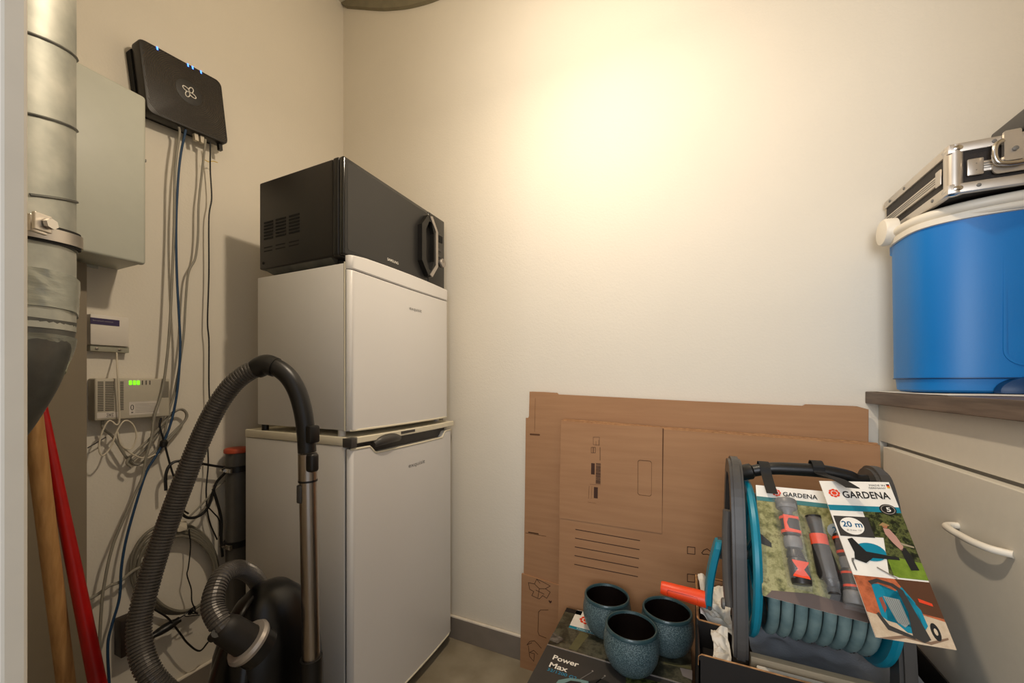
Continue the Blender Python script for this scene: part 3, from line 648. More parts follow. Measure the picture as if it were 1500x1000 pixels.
# side vents
sx = lambda u: at_y(u, 350, MY0).x
bm_all = []
for (ua, ub) in ((386, 399), (403, 418), (422.5, 438)):
    bm = NB(); xa, xb = sx(ua), sx(ub)
    zc = at_y((ua+ub)/2, 331+ (430-ub)*0.35, MY0).z+0.010
    for k in range(6):
        z = 1.487-k*0.0098; box(bm, xa, xb, MY0+0.001, MY0+0.004, z-0.0026, z+0.0026)
    obj('air_vent', bm, M_void, mw)
    bm = NB()
    for k in range(2): z = 1.411-k*0.011; box(bm, xa, xb-0.004, MY0+0.0014, MY0+0.004, z-0.0015, z+0.0015)
    obj('air_vent', bm, M_void, mw)
obj('screw', lathe(NB(), [(0.004, 0), (0.004, 0.0015)], (-1.183, MY0+0.002, 1.365), Vector((0, -1, 0)), 14), M_void, mw, True)
# ================================================================ vacuum cleaner
vac = thing('vacuum_cleaner', 'dark canister vacuum cleaner with ribbed grey hose, standing beside the lower fridge', 'vacuum cleaner', (-0.80, 0.54, 0.0))
# body standing on end
def vsec(z, w_, d, cx, cy, n=36):
    out = []
    for k in range(n):
        t = 2*math.pi*k/n; c, s = math.cos(t), math.sin(t)
        out.append(Vector((cx+w_*math.copysign(abs(c)**0.8, c), cy+d*math.copysign(abs(s)**0.85, s), z)))
    return out
prof = [(0.0, 0.05, 0.06), (0.02, 0.08, 0.095), (0.10, 0.092, 0.112), (0.22, 0.095, 0.115), (0.34, 0.094, 0.112), (0.44, 0.086, 0.10), (0.50, 0.072, 0.084), (0.54, 0.054, 0.062), (0.565, 0.032, 0.038), (0.572, 0.010, 0.012)]
vx, vy = -0.868, 0.560
obj('body', loft(NB(), [vsec(z*0.955+0.002, a, b_, vx+0.016*z/0.57, vy) for z, a, b_ in prof]), M_vac, vac, True)
# raised bumper arc and lid panel
bm = NB()
for s in (-1, 1): pass
lid = []
for z, a, b_ in ((0.20, 0.055, 0.05), (0.30, 0.075, 0.06), (0.42, 0.07, 0.055), (0.50, 0.035, 0.03)): pass
obj('dust_lid', loft(NB(), [[Vector((vx+0.02+a*math.cos(t)*0.8, vy-bb+b0*math.sin(t), z)) for t in [2*math.pi*k/20 for k in range(20)]] for z, a, bb, b0 in ((0.20, 0.05, 0.088, 0.030), (0.24, 0.072, 0.092, 0.032), (0.38, 0.072, 0.086, 0.032), (0.45, 0.056, 0.070, 0.028), (0.49, 0.025, 0.05, 0.018))]), mat('vac_lid', (0.04, 0.038, 0.036), 0.25), vac, True)
for s in (-1, 1):
    obj('wheel', lathe(NB(), [(0.075, -0.012), (0.085, -0.006), (0.085, 0.008), (0.07, 0.014), (0.02, 0.016)], (vx+s*0.096, vy+0.02, 0.13), Vector((s, 0, 0)), 32), M_black, vac, True)
pd = at_t(359, 894, 0.745)
tube_b = tube(NB(), smoothpts([at_t(346, 918, 0.745), at_t(352, 903, 0.775), at_t(362, 886, 0.80), at_t(376, 868, 0.84)], 5), 0.0045, 8)
obj('carry_handle', tube_b, M_black, vac, True)
# connector and ring
c0, c1 = at_t(328, 918, 0.715), at_t(366, 941, 0.745)
ax = (c1-c0).normalized()
obj('hose_connector', lathe(NB(), [(0.018, -0.004), (0.0225, 0.0), (0.026, 0.012), (0.028, 0.055), (0.031, 0.075)], c0-ax*0.004, ax, 32), mat('connector_black', (0.10, 0.085, 0.07), 0.55), vac, True)
obj('connector_ring', lathe(NB(), [(0.029, 0.0), (0.038, 0.001), (0.0415, 0.007), (0.040, 0.013), (0.029, 0.015)], c0+ax*0.054, ax, 40), M_silver, vac, True, 'silver ring')
obj('swivel_socket', lathe(NB(), [(0.036, 0), (0.036, 0.03)], c0+ax*0.062, ax, 32), M_black, vac, True)
tb = NB(); q = at_t(311, 934, 0.70); tube(tb, [q, q+Vector((0.012, 0, 0.012))], 0.008, 10); obj('release_button', tb, M_black, vac, True)
# hose
hose_px = [(382, 537, 0.80), (362, 546, 0.795), (340, 564, 0.79), (316, 598, 0.785), (293, 645, 0.78), (271, 700, 0.77), (250, 755, 0.76), (229, 815, 0.745), (213, 870, 0.73), (204, 915, 0.715), (207, 955, 0.70), (222, 990, 0.69), (250, 1018, 0.70), (290, 1040, 0.72), (335, 1045, 0.84), (368, 1010, 0.94), (386, 960, 1.02), (390, 915, 1.0), (385, 872, 0.96), (372, 845, 0.90), (349, 833, 0.84), (328, 841, 0.78), (315, 865, 0.745), (312, 890, 0.725), (322, 911, 0.714), (330, 919, 0.716)]
hp = resample(smoothpts([at_t(*p) for p in hose_px], 14), 0.0012)
per = 5
def hr(f, i):
    ph = (i % per)/per
    return 0.0188-(0.0019 if ph < 0.35 else 0.0)
obj('hose', tube(NB(), hp, hr, 18), M_hose, vac, False, 'ribbed grey hose')
# handle bend
bend = [at_t(381, 537, 0.80), at_t(400, 536, 0.80), at_t(420, 549, 0.80), at_t(434, 570, 0.80), at_t(443, 598, 0.80), at_t(448, 630, 0.80), at_t(450, 662, 0.80)]
obj('handle_bend', tube(NB(), smoothpts(bend, 8), lambda f, i: 0.0185-0.001*f, 22), M_black, vac, True, 'curved dark grip tube')
cb = smoothpts([at_t(376, 540, 0.80), at_t(390, 534, 0.80), at_t(404, 538, 0.80)], 6)
obj('swivel_collar', tube(NB(), cb, lambda f, i: 0.0205+0.001*math.sin(f*math.pi), 22), M_black, vac, True)
a0 = at_t(456, 637, 0.79); obj('grip_trigger', B(a0.x-0.004, a0.x+0.012, a0.y-0.012, a0.y+0.012, a0.z-0.016, a0.z+0.020, 0.004), M_black, vac, True)
tt, tm, tb_ = at_t(450.5, 664, 0.80), at_t(451, 702, 0.80), at_t(456, 968, 0.80)
obj('tube_sleeve', tube(NB(), [tt, tm], 0.0182, 24), M_steel, vac, True, 'polished steel sleeve')
a1 = at_t(457.5, 678, 0.78); obj('tube_latch', B(a1.x-0.010, a1.x+0.010, a1.y-0.010, a1.y+0.010, a1.z-0.018, a1.z+0.020, 0.006, 3), M_black, vac, True)
a2 = at_t(441, 722, 0.79); obj('tube_button', B(a2.x-0.005, a2.x+0.007, a2.y-0.008, a2.y+0.008, a2.z-0.02, a2.z+0.018, 0.003), M_dgrey, vac, True)
obj('suction_tube', tube(NB(), [tm.lerp(tb_, k/20) for k in range(21)], 0.0168, 28), M_steel, vac, True, 'long polished steel tube')
obj('tube_seam', tube(NB(), [tm+Vector((0, 0, 0)), tm+Vector((0, 0, -0.004))], 0.0186, 24), M_black, vac, True)
low = at_t(456, 962, 0.80)
obj('lower_collar', tube(NB(), [low, low+Vector((0, 0, -0.12))], 0.0215, 22), M_black, vac, True)
bm = NB(); lz = low.z-0.12; tube(bm, smoothpts([Vector((low.x, low.y, lz)), Vector((low.x, low.y-0.005, 0.15)), Vector((low.x, low.y-0.02, 0.05))], 6), 0.0175, 18)
obj('neck', bm, M_black, vac, True)
obj('floor_head', B(low.x-0.01-0.04, low.x+0.18, low.y-0.085, low.y+0.0, 0.002, 0.045, 0.014, 3), M_black, vac, True)
# ================================================================ flattened cardboard boxes
def sheet_fn(x0, yb, yt, zt):
    """frame on a leaning sheet: x along the wall, z up, h out of the face towards the room"""
    return lambda x, z, h: Vector((x, yb+(yt-yb)*z/zt-h, z))
cf = thing('flattened_cardboard_box', 'taller flattened cardboard box leaning flat against the back wall', 'cardboard box', (-0.05, 1.25, 0.0), 'flattened cardboard boxes')
fA = sheet_fn(0, 1.2565, 1.2605, 0.96)
prA = [(-0.523, 0.0), (0.40, 0.0), (0.416, 0.30), (0.418, 0.93), (0.395, 0.9375), (0.29, 0.940), (0.285, 0.9355), (0.02, 0.9425), (-0.40, 0.957), (-0.404, 0.962), (-0.45, 0.9645), (-0.497, 0.9655), (-0.499, 0.88), (-0.502, 0.873), (-0.511, 0.873), (-0.514, 0.60), (-0.5165, 0.42)]
prA = [(-0.523, 0.0)]+prA[1:]
obj('rear_panel', prism(NB(), [(x+0.004, z) for x, z in prA], fA, 0.0, 0.0075), M_card, cf)
obj('front_panel', prism(NB(), prA, fA, 0.009, 0.0165), M_card, cf)
fA2 = lambda x, z, h: fA(x, z, 0.0165+h)
# lower flap
lf = at_y(766, 839, 1.24); z_l = lf.z
obj('lower_flap', prism(NB(), [(-0.528, 0.0), (0.39, 0.0), (0.39, z_l-0.03), (-0.36, z_l-0.014), (-0.523, z_l)], fA2, 0.001, 0.0075), M_card, cf)
fA3 = lambda x, z, h: fA(x, z, 0.024+h)
ps = lambda u, v, y=1.2335: (at_y(u, v, y).x, at_y(u, v, y).z)
def lineprint(pxs, y, fn, m, parent, w_=0.0018, nm='printed_mark', close=False, h=0.0003):
    P_ = [ps(u, v, y) for u, v in pxs]
    if close: P_.append(P_[0])
    bm = NB()
    for a, b_ in zip(P_, P_[1:]):
        d = Vector((b_[0]-a[0], b_[1]-a[1])); L_ = d.length
        if L_ < 1e-6: continue
        n_ = Vector((-d.y, d.x))/L_*w_/2; e = d/L_*w_*0.4
        prism(bm, [(a[0]-n_.x-e.x, a[1]-n_.y-e.y), (b_[0]-n_.x+e.x, b_[1]-n_.y+e.y), (b_[0]+n_.x+e.x, b_[1]+n_.y+e.y), (a[0]+n_.x-e.x, a[1]+n_.y-e.y)], fn, h-0.0003, h)
    return obj(nm, bm, m, parent)
# handle slot notches
for (u, v) in ((783, 636), (781, 780)):
    a = ps(u-7, v-1.5, 1.243); b_ = ps(u+8, v+2, 1.243)
    flat(rrect(a[0], b_[0], b_[1], a[1], 0.003, 3), fA2, M_carddk, cf, 0.0004, 'slot')
lineprint([(770, 780), (800, 785)], 1.243, fA2, M_carddk, cf, 0.0015, 'fold_line')
lineprint([(784, 583), (783, 632)], 1.243, fA2, M_carddk, cf, 0.001, 'fold_line')
lineprint([(791, 854), (786, 848), (783, 855), (774, 853), (776, 863), (782, 866), (779, 872), (790, 877), (795, 872), (801, 876), (806, 867), (799, 862), (806, 858), (797, 853), (791, 850), (786, 848)], 1.2335, fA3, M_ink, cf)
lineprint([(783, 855), (790, 862), (799, 862)], 1.2335, fA3, M_ink, cf)
lineprint([(790, 862), (788, 875)], 1.2335, fA3, M_ink, cf)
lineprint([(785, 864), (797, 870)], 1.2335, fA3, M_ink, cf)
hc = ps(806, 881)
flat([(hc[0], hc[1]-0.006), (hc[0]+0.006, hc[1]+0.001), (hc[0]+0.004, hc[1]+0.005), (hc[0], hc[1]+0.002), (hc[0]-0.004, hc[1]+0.005), (hc[0]-0.006, hc[1]+0.001)], fA3, M_ink, cf, 0.0004, 'heart_mark')
lineprint([(803, 893), (792, 893), (789, 896), (788, 925), (790, 930), (800, 934)], 1.2335, fA3, M_carddk, cf, 0.0022, 'hand_hole_outline')
lineprint([(779, 941), (772, 944), (776, 939), (783, 938), (788, 943), (793, 949)], 1.2335, fA3, M_ink, cf)
lineprint([(774, 945), (776, 961), (782, 968), (783, 957), (776, 955)], 1.2335, fA3, M_ink, cf)
lineprint([(776, 955), (782, 952), (788, 958)], 1.2335, fA3, M_ink, cf)
# front stack
cs = thing('flattened_cardboard_box', 'shorter stack of flattened cardboard with printed writing lines, in front of the taller one', 'cardboard box', (0.03, 1.18, 0.0), 'flattened cardboard boxes')
Z1 = 0.872
def fB(x, z, h): return Vector((x, 1.152+(1.212-1.152)*z/Z1+0.021-h, z))
def prB(dx, dz): return [(-0.368+dx, 0.0), (0.41, 0.0), (0.427, 0.25), (0.429, 0.845+dz), (0.20, 0.853+dz), (-0.08, 0.861+dz), (-0.20, 0.8665+dz), (-0.3716+dx, 0.872+dz)]
lay = [(0.006, 0.004), (0.002, 0.0035), (0.003, 0.001), (0.0, 0.0)]
for i, (dx, dz) in enumerate(lay):
    o = obj('cardboard_layer', prism(NB(), prB(dx, dz), fB, 0.0055*i, 0.0055*i+0.0046), M_card, cs)
    # exposed corrugated top edge
    pp = prB(dx, dz)[3:]
    bm = NB()
    for a, b_ in zip(pp, pp[1:]):
        for k in range(12):
            f0, f1 = k/12, (k+1)/12; xx0, zz0 = a[0]+(b_[0]-a[0])*f0, a[1]+(b_[1]-a[1])*f0; xx1, zz1 = a[0]+(b_[0]-a[0])*f1, a[1]+(b_[1]-a[1])*f1
            h_ = 0.0006+0.0006*random.random()
            prism(bm, [(xx0, zz0-0.0001), (xx1, zz1-0.0001), (xx1, zz1+h_), (xx0, zz0+h_)], fB, 0.0055*i+0.0004, 0.0055*i+0.0042)
    obj('corrugated_edge', bm, M_cardedge, cs)
def fB2(x, z, h): return fB(x, z, 0.0211+h)
yB = lambda z: 1.152+0.06*z/Z1
def pB(u, v, y=1.2): 
    z = at_y(u, v, 1.19).z
    for _ in range(4): p = at_y(u, v, yB(z)-0.0025); z = p.z
    return (p.x, p.z)
_ps_old = ps
def ps(u, v, y=None): return pB(u, v) if y is None else _ps_old(u, v, y)
# left flap of the front stack, slightly proud, with hand hole
fl_r, fl_b = pB(970, 700)[0], 0.0
h_in = rrect(*[pB(934, 700)[0], pB(954.5, 700)[0]], pB(943, 726)[1], pB(943, 674)[1], 0.007, 5)
fz1 = pB(968, 627)[1]; fz0 = pB(968, 781)[1]; fx0 = -0.3716
def outerlike(x0, x1, z0, z1, n=5):
    return rrect(x0, x1, z0, z1, 0.0005, n)
bm = NB(); ringface(bm, outerlike(fx0, fl_r, fz0, 0.866), h_in, fB2, 0.0, 0.0018)
for v in bm.verts:
    pass
obj('side_flap', bm, M_card, cs)
obj('hand_hole_backing', prism(NB(), h_in, fB2, 0.0, 0.0005), M_card, cs)
obj('hand_hole_outline', ringface(NB(), h_in, [(sum(p[0] for p in h_in)/len(h_in)*0.05+p[0]*0.95, sum(p[1] for p in h_in)/len(h_in)*0.03+p[1]*0.97) for p in h_in], fB2, 0.0003, 0.0009), M_carddk, cs)
def fB3(x, z, h): return fB(x, z, 0.0229+h)
def linep(pxs, m=M_ink, w_=0.0020, nm='printed_mark', fn=fB2, close=False, h=0.0003, parent=cs):
    P_ = [pB(u, v) for u, v in pxs]
    if close: P_.append(P_[0])
    bm = NB()
    for a, b_ in zip(P_, P_[1:]):
        d = Vector((b_[0]-a[0], b_[1]-a[1])); L_ = d.length
        n_ = Vector((-d.y, d.x))/L_*w_/2; e = d/L_*w_*0.4
        prism(bm, [(a[0]-n_.x-e.x, a[1]-n_.y-e.y), (b_[0]-n_.x+e.x, b_[1]-n_.y+e.y), (b_[0]+n_.x+e.x, b_[1]+n_.y+e.y), (a[0]+n_.x-e.x, a[1]+n_.y-e.y)], fn, h-0.0003, h)
    return obj(nm, bm, m, parent)
linep([(971.5, 628), (969, 781)], M_carddk, 0.003, 'flap_gap')
linep([(821, 751), (895, 764), (968, 780)], mat('crease', (0.50, 0.35, 0.23), 0.9), 0.0025, 'crease_line')
for k in range(5):
    linep([(843-k*0.4, 775.5+k*12.8), (937-k*0.8, 792+k*13.2)], nm='writing_line', w_=0.0024)
linep([(1007, 801), (1018, 802), (1018, 812), (1007, 811)], nm='check_box', close=True)
linep([(1007, 841), (1018, 842), (1018, 853), (1007, 852)], nm='check_box', close=True)
linep([(1028, 810), (1031, 806), (1036, 804), (1041, 808), (1042, 814), (1036, 812), (1030, 812)], nm='printed_mark', close=True)
linep([(869, 640), (878, 640), (878, 652), (869, 651)], nm='printed_mark', close=True, fn=fB3, w_=0.0009)
linep([(873, 652), (873, 646)], fn=fB3, w_=0.0009); linep([(877, 652), (877, 644)], fn=fB3, w_=0.0009)
linep([(879, 655), (879, 674)], fn=fB3, w_=0.0016)
linep([(866, 655), (872, 655), (872, 663), (866, 663)], fn=fB3, w_=0.0014, close=True)
linep([(869, 655), (869, 663)], fn=fB3, w_=0.0022)
def quadp(u0, u1, v0, v1, fn=fB3, m=M_ink, nm='printed_mark'):
    a = pB(u0, v0); b_ = pB(u1, v1); flat([(a[0], b_[1]), (b_[0], b_[1]), (b_[0], a[1]), (a[0], a[1])], fn, m, cs, 0.0003, nm)
quadp(866, 871, 678, 695)
v = 678.0
bm = NB(); a0 = pB(873, 678); a1 = pB(879.5, 708)
z = a0[1]
while z > a1[1]:
    wv = random.choice([0.0007, 0.0011, 0.0018]); prism(bm, [(a0[0], z-wv), (a1[0], z-wv), (a1[0], z), (a0[0], z)], fB3, 0, 0.0003); z -= wv+random.choice([0.0006, 0.0010])
o = obj('barcode', bm, M_ink, cs); o['kind'] = 'stuff'
linep([(864, 709), (880, 710)], fn=fB3, w_=0.0006)
quadp(870, 875.5, 713, 730); 
linep([(863, 712), (862, 730)], fn=fB3, w_=0.0010, m=M_carddk); linep([(867, 712), (866, 730)], fn=fB3, w_=0.0008, m=M_carddk)
linep([(861, 735), (873, 737)], fn=fB3, w_=0.0006, m=M_carddk)
# ================================================================ printed tool box with three cups
pm = thing('product_box', 'dark printed mower carton lying flat under the three cups', 'box', (-0.16, 0.90, 0.0))
bz = 0.300
obj('carton', B(-0.336, 0.014, 0.62, 1.150, 0.0, bz, 0.002), M_inkg, pm)
def fz(x, y, h): return Vector((x, y, bz+h))
def pz(u, v): p = at_z(u, v, bz); return (p.x, p.y)
ycr = 0.967
obj('garden_photo', prism(NB(), [(-0.335, ycr), (0.013, ycr+0.004), (0.013, 1.149), (-0.335, 1.149)], fz, -0.001, 0.0004), M_shrub, pm)
obj('dark_strip', prism(NB(), [(-0.335, 1.128), (-0.285, 1.128), (-0.285, 1.149), (-0.335, 1.149)], fz, 0.0004, 0.0008), M_inkk, pm)
obj('flap_edge', prism(NB(), [(-0.335, ycr-0.002), (0.013, ycr+0.001), (0.013, ycr+0.004), (-0.335, ycr+0.001)], fz, 0, 0.0015), M_silver, pm)
obj('side_wear', prism(NB(), [(-0.336, 0.985), (-0.312, 0.982), (-0.300, 1.005), (-0.318, 1.012), (-0.336, 1.02)], fz, 0.0004, 0.0007), mat('scuff', (0.45, 0.43, 0.40), 0.4, scale=60, col2=(0.2, 0.18, 0.16)), pm)
lg = [pz(844, 893), pz(882, 897), pz(880, 928), pz(833, 919)]
lx0, lx1, ly0, ly1 = pz(833, 919)[0], -0.20, pz(833, 919)[1], pz(844, 893)[1]
flat([(lx0, ly0), (lx1, ly0), (lx1, ly1), (lx0, ly1)], fz, M_inkw, pm, 0.0008, 'logo_panel')
flat([(lx0, ly0), (lx1, ly0), (lx1, ly0+0.011), (lx0, ly0+0.011)], fz, M_inkt, pm, 0.0011, 'logo_band')
text('Cleverly Easy', fz, lx0+0.022, ly0+0.003, 0.055, 0.005, M_inkw, pm, 0.0014)
def emblem(fn, cx, cy, r, parent, h, sy=1.0):
    obj('flower_emblem', prism(NB(), circ(cx, cy, r*0.42, r*0.42*sy, 20), fn, h-0.0003, h), M_inko, parent)
    bm = NB()
    for k in range(8):
        a = 2*math.pi*k/8
        pts = []
        for da, rr in ((-0.33, 0.62), (0.0, 0.56), (0.33, 0.62), (0.36, 0.9), (0.12, 1.0), (-0.12, 0.97), (-0.36, 0.85)):
            pts.append((cx+r*rr*math.cos(a+da), cy+r*rr*sy*math.sin(a+da)))
        prism(bm, pts, fn, h-0.0003, h)
    obj('flower_petals', bm, M_inko, parent)
emblem(fz, pz(855, 910)[0]+0.006, (ly0+ly1)/2+0.006, 0.020, pm, 0.0012, 0.95)
tx0 = pz(810, 966)[0]
text('Power', fz, -0.306, pz(830, 970)[1]-0.004, 0.066, 0.0165, M_inkw, pm, 0.0006, bold=0.02)
text('Max', fz, -0.306, pz(815, 975)[1]-0.010, 0.046, 0.0165, M_inkw, pm, 0.0006, bold=0.02)
text('32/1200 G2', fz, -0.306, pz(815, 975)[1]-0.024, 0.072, 0.0095, M_inkb, pm, 0.0006)
# printed mower picture near the front edge, green strips
def mow(pts, m, nm='mower_print', h=0.0007): flat(pts, fz, m, pm, h, nm)
mow([(a[0], a[1]) for a in [pz(815, 1000), pz(818, 996), pz(835, 993), pz(850, 995), pz(862, 998), pz(868, 1004), pz(815, 1006)]], mat('print_pale_teal', (0.42, 0.55, 0.55), 0.4))
mow([pz(826, 1001), pz(836, 997), pz(850, 999), pz(858, 1005)], M_inkk, h=0.0010)
mow([pz(862, 998), pz(880, 994), pz(892, 999), pz(894, 1008), pz(862, 1008)], M_inkk)
for (a, b_) in (((848, 995), (868, 983)), ((872, 1000), (886, 990))):
    p, q = pz(*a), pz(*b_); mow([p, (p[0]+0.002, p[1]-0.001), (q[0]+0.002, q[1]-0.001), q], mat('print_line_grey', (0.4, 0.39, 0.38), 0.4))
    mow(circ(q[0], q[1], 0.0022, n=8), M_silver, h=0.001)
mow([pz(850, 925), pz(864, 929), pz(845, 953), pz(833, 950)], mat('print_olive', (0.36, 0.35, 0.24), 0.45))
mow([pz(917, 992), pz(944, 994), pz(972, 1001), pz(972, 1010), pz(917, 1010)], M_hedge)
mow([pz(996, 978), pz(1014, 982), pz(1014, 996), pz(1000, 990)], mat('print_pale', (0.48, 0.46, 0.46), 0.45))
mow([pz(972, 968), pz(1012, 976), pz(1012, 980), pz(972, 972)], mat('print_olive', (0.36, 0.35, 0.24), 0.45))
# cups
cup = thing('cup', 'blue-green textured cup nearest the front, with a dark inside', 'cup', (-0.121, 0.972, bz+0.0009), 'three textured cups')
co = Vector((-0.121, 0.972, bz+0.0009))
prof = [(0.0, 0.0), (0.034, 0.0), (0.041, 0.003), (0.052, 0.014), (0.061, 0.032), (0.0655, 0.052), (0.0652, 0.070), (0.0625, 0.088), (0.0602, 0.098), (0.0605, 0.1015), (0.059, 0.1045), (0.0565, 0.1035), (0.0555, 0.099)]
obj('body', lathe(NB(), prof, co, seg=56, cap=False), M_cup, cup, True)
obj('rim', lathe(NB(), [(0.0585, 0.097), (0.0615, 0.0975), (0.0618, 0.102), (0.0595, 0.1055), (0.0565, 0.105), (0.055, 0.100)], co, seg=56, cap=False), mat('cup_rim', (0.20, 0.30, 0.32), 0.3, coat=0.3), cup, True)
inp = [(0.0553, 0.101), (0.058, 0.085), (0.060, 0.065), (0.057, 0.035), (0.045, 0.015), (0.0, 0.010)]
obj('inside', lathe(NB(), inp, co, seg=48, cap=False), mat('cup_inside', (0.085, 0.055, 0.045), 0.35), cup, True)
def dup(root, loc, label):
    r = root.copy(); COL.objects.link(r); r.location = loc; r['label'] = label
    for ch in list(root.children):
        c = ch.copy(); COL.objects.link(c); c.parent = r
    return r
dup(cup, (-0.200, 1.083, co.z), 'blue-green textured cup at the back left of the three, beside the flower emblem')
dup(cup, (-0.044, 1.080, co.z), 'blue-green textured cup at the back right of the three, under the orange grip')
# ================================================================ open black carton with contents
oc = thing('open_carton', 'open black carton with brown cut edges, carrying the hose reel', 'box', (0.21, 0.93, 0.0))
XA, XB, YA, YB_, ZT = 0.022, 0.400, 0.780, 1.050, 0.500
th = 0.003
def panel(nm, pts, fn, h0, h1):
    obj(nm, prism(NB(), pts, fn, h0, h1), M_cartblk, oc)
def edge(pts3, r=0.0022): return obj('cut_edge', tube(NB(), pts3, r, 6), M_cardedge, oc)
f_yz = lambda y, z, h: Vector((XA+h, y, z)); f_xz = lambda x, z, h: Vector((x, YA+h, z))
# the left side: full height behind, front piece separate
panel('side_panel', [(YA, 0), (1.046, 0), (1.046, ZT+0.022), (0.985, ZT+0.02), (0.98, ZT), (0.90, ZT), (0.895, ZT-0.01), (YA, ZT-0.01)], f_yz, 0, th)
obj('side_lining', prism(NB(), [(0.895, 0.1), (1.044, 0.1), (1.044, ZT+0.0205), (0.986, ZT+0.0185), (0.98, ZT-0.0015), (0.90, ZT-0.0015)], f_yz, th, th+0.002), M_card, oc)
edge([Vector((XA+0.0015, 1.046, ZT+0.023)), Vector((XA+0.0015, 0.985, ZT+0.021)), Vector((XA+0.0015, 0.979, ZT+0.001)), Vector((XA+0.0015, 0.90, ZT+0.001))])
fp = lambda x, z, h: Vector((x, 0.892+h, z))
obj('inner_flap', prism(NB(), [(XA+0.001, 0.05)]+[(0.066, 0.05), (0.066, ZT-0.002), (XA+0.001, ZT)], fp, 0, th), M_cartblk, oc)
edge([Vector((XA+0.0015, 0.90, ZT+0.001)), Vector((XA+0.004, 0.8935, ZT+0.0005)), Vector((0.067, 0.8935, ZT-0.001))], 0.0018)
obj('inner_lining', prism(NB(), [(XA+0.003, 0.1), (0.066, 0.1), (0.066, ZT-0.003), (XA+0.003, ZT-0.002)], fp, th, th+0.0015), M_card, oc)
obj('front_panel', prism(NB(), rrect(XA, XB, 0.001, ZT, 0.006, 4), f_xz, 0, th), M_cartblk, oc)
edge([Vector((XA+0.0005, YA+0.0015, ZT-0.02)), Vector((XA+0.001, YA+0.0015, ZT-0.004)), Vector((XA+0.005, YA+0.0015, ZT+0.0004)), Vector((0.36, YA+0.0015, ZT+0.0004))], 0.0016)
obj('rear_panel', B(XA, XB, 1.046, 1.049, 0.001, ZT+0.02), M_cartblk, oc)
obj('rear_lining', B(XA+0.004, XB-0.004, 1.0445, 1.046, 0.1, ZT+0.019), M_card, oc)
edge([Vector((XA, 1.0475, ZT+0.0215)), Vector((XB, 1.0475, ZT+0.0215))], 0.002)
obj('right_side_panel', B(XB-0.003, XB, YA, 1.049, 0.001, ZT), M_cartblk, oc)
obj('bottom_panel', B(XA, XB, YA, 1.049, 0.0, 0.003), M_cartblk, oc)
obj('inner_shelf', B(XA+0.006, XB-0.004, YA+0.004, 1.042, 0.440, 0.446), M_cartblk, oc)
# tissue
def crumple(x0, x1, y0, y1, zf, amp, sc, nx=34, ny=34, seed=0.0, th_=0.0015):
    bm = NB(); g = []
    for i in range(nx+1):
        row = []
        for j in range(ny+1):
            x = x0+(x1-x0)*i/nx; y = y0+(y1-y0)*j/ny
            n_ = noise.noise(Vector((x*sc+seed, y*sc, seed)))*amp+abs(noise.noise(Vector((x*sc*2.3, y*sc*2.3+seed, 1))))*amp*0.7
            row.append(Vector((x+noise.noise(Vector((y*30, seed, x*9)))*0.005, y, zf(x, y)+n_)))
        g.append(row)
    top = [[bm.verts.new(p) for p in r] for r in g]; bot = [[bm.verts.new(p-Vector((0, 0, th_))) for p in r] for r in g]
    for i in range(nx):
        for j in range(ny):
            bm.faces.new((top[i][j], top[i+1][j], top[i+1][j+1], top[i][j+1])); bm.faces.new((bot[i][j], bot[i][j+1], bot[i+1][j+1], bot[i+1][j]))
    for i in range(nx):
        bm.faces.new((top[i][0], bot[i][0], bot[i+1][0], top[i+1][0])); bm.faces.new((top[i][ny], top[i+1][ny], bot[i+1][ny], bot[i][ny]))
    for j in range(ny):
        bm.faces.new((top[0][j], top[0][j+1], bot[0][j+1], bot[0][j])); bm.faces.new((top[nx][j], bot[nx][j], bot[nx][j+1], top[nx][j+1]))
    return bm
tag(obj('tissue_paper', crumple(0.029, 0.090, 0.905, 1.030, lambda x, y: 0.490+0.030*(y-0.905)/0.12+0.01*math.sin(x*60), 0.022, 28), M_paper, None, True), 'crumpled white tissue paper bulging inside the black carton behind the crank', 'paper')
tag(obj('tissue_paper', crumple(0.048, 0.078, 0.790, 0.888, lambda x, y: 0.470+0.030*(y-0.79)/0.11, 0.018, 30, seed=4.0), M_paper, None, True), 'crumpled white tissue paper hanging beside the dark foot of the reel frame', 'paper')
tag(obj('cloth', crumple(0.118, 0.372, 0.838, 1.02, lambda x, y: 0.474+0.004*math.sin(x*20), 0.014, 9, 40, 30, seed=9.0), M_cloth, None, True), 'folded grey-blue cloth lying under the hose reel in the black carton', 'cloth')
bm = B(0.108, 0.372, 0.809, 0.824, 0.450, 0.503, 0.001)
tag(obj('board', bm, mat('pale_board', (0.66, 0.60, 0.50), 0.7, scale=40, stretch=(1, 20, 20)), None), 'pale board standing on edge inside the front of the black carton', 'board')
tag(obj('plastic_sleeve', B(0.115, 0.22, 0.788, 0.800, 0.450, 0.497, 0.002), M_onu, None), 'white plastic sliver between the pale board and the carton front', 'plastic')
tag(obj('packet', B(0.20, 0.29, 0.7845, 0.7875, 0.450, 0.496, 0.001), M_teal, None), 'teal packet edge just inside the carton front', 'packet')
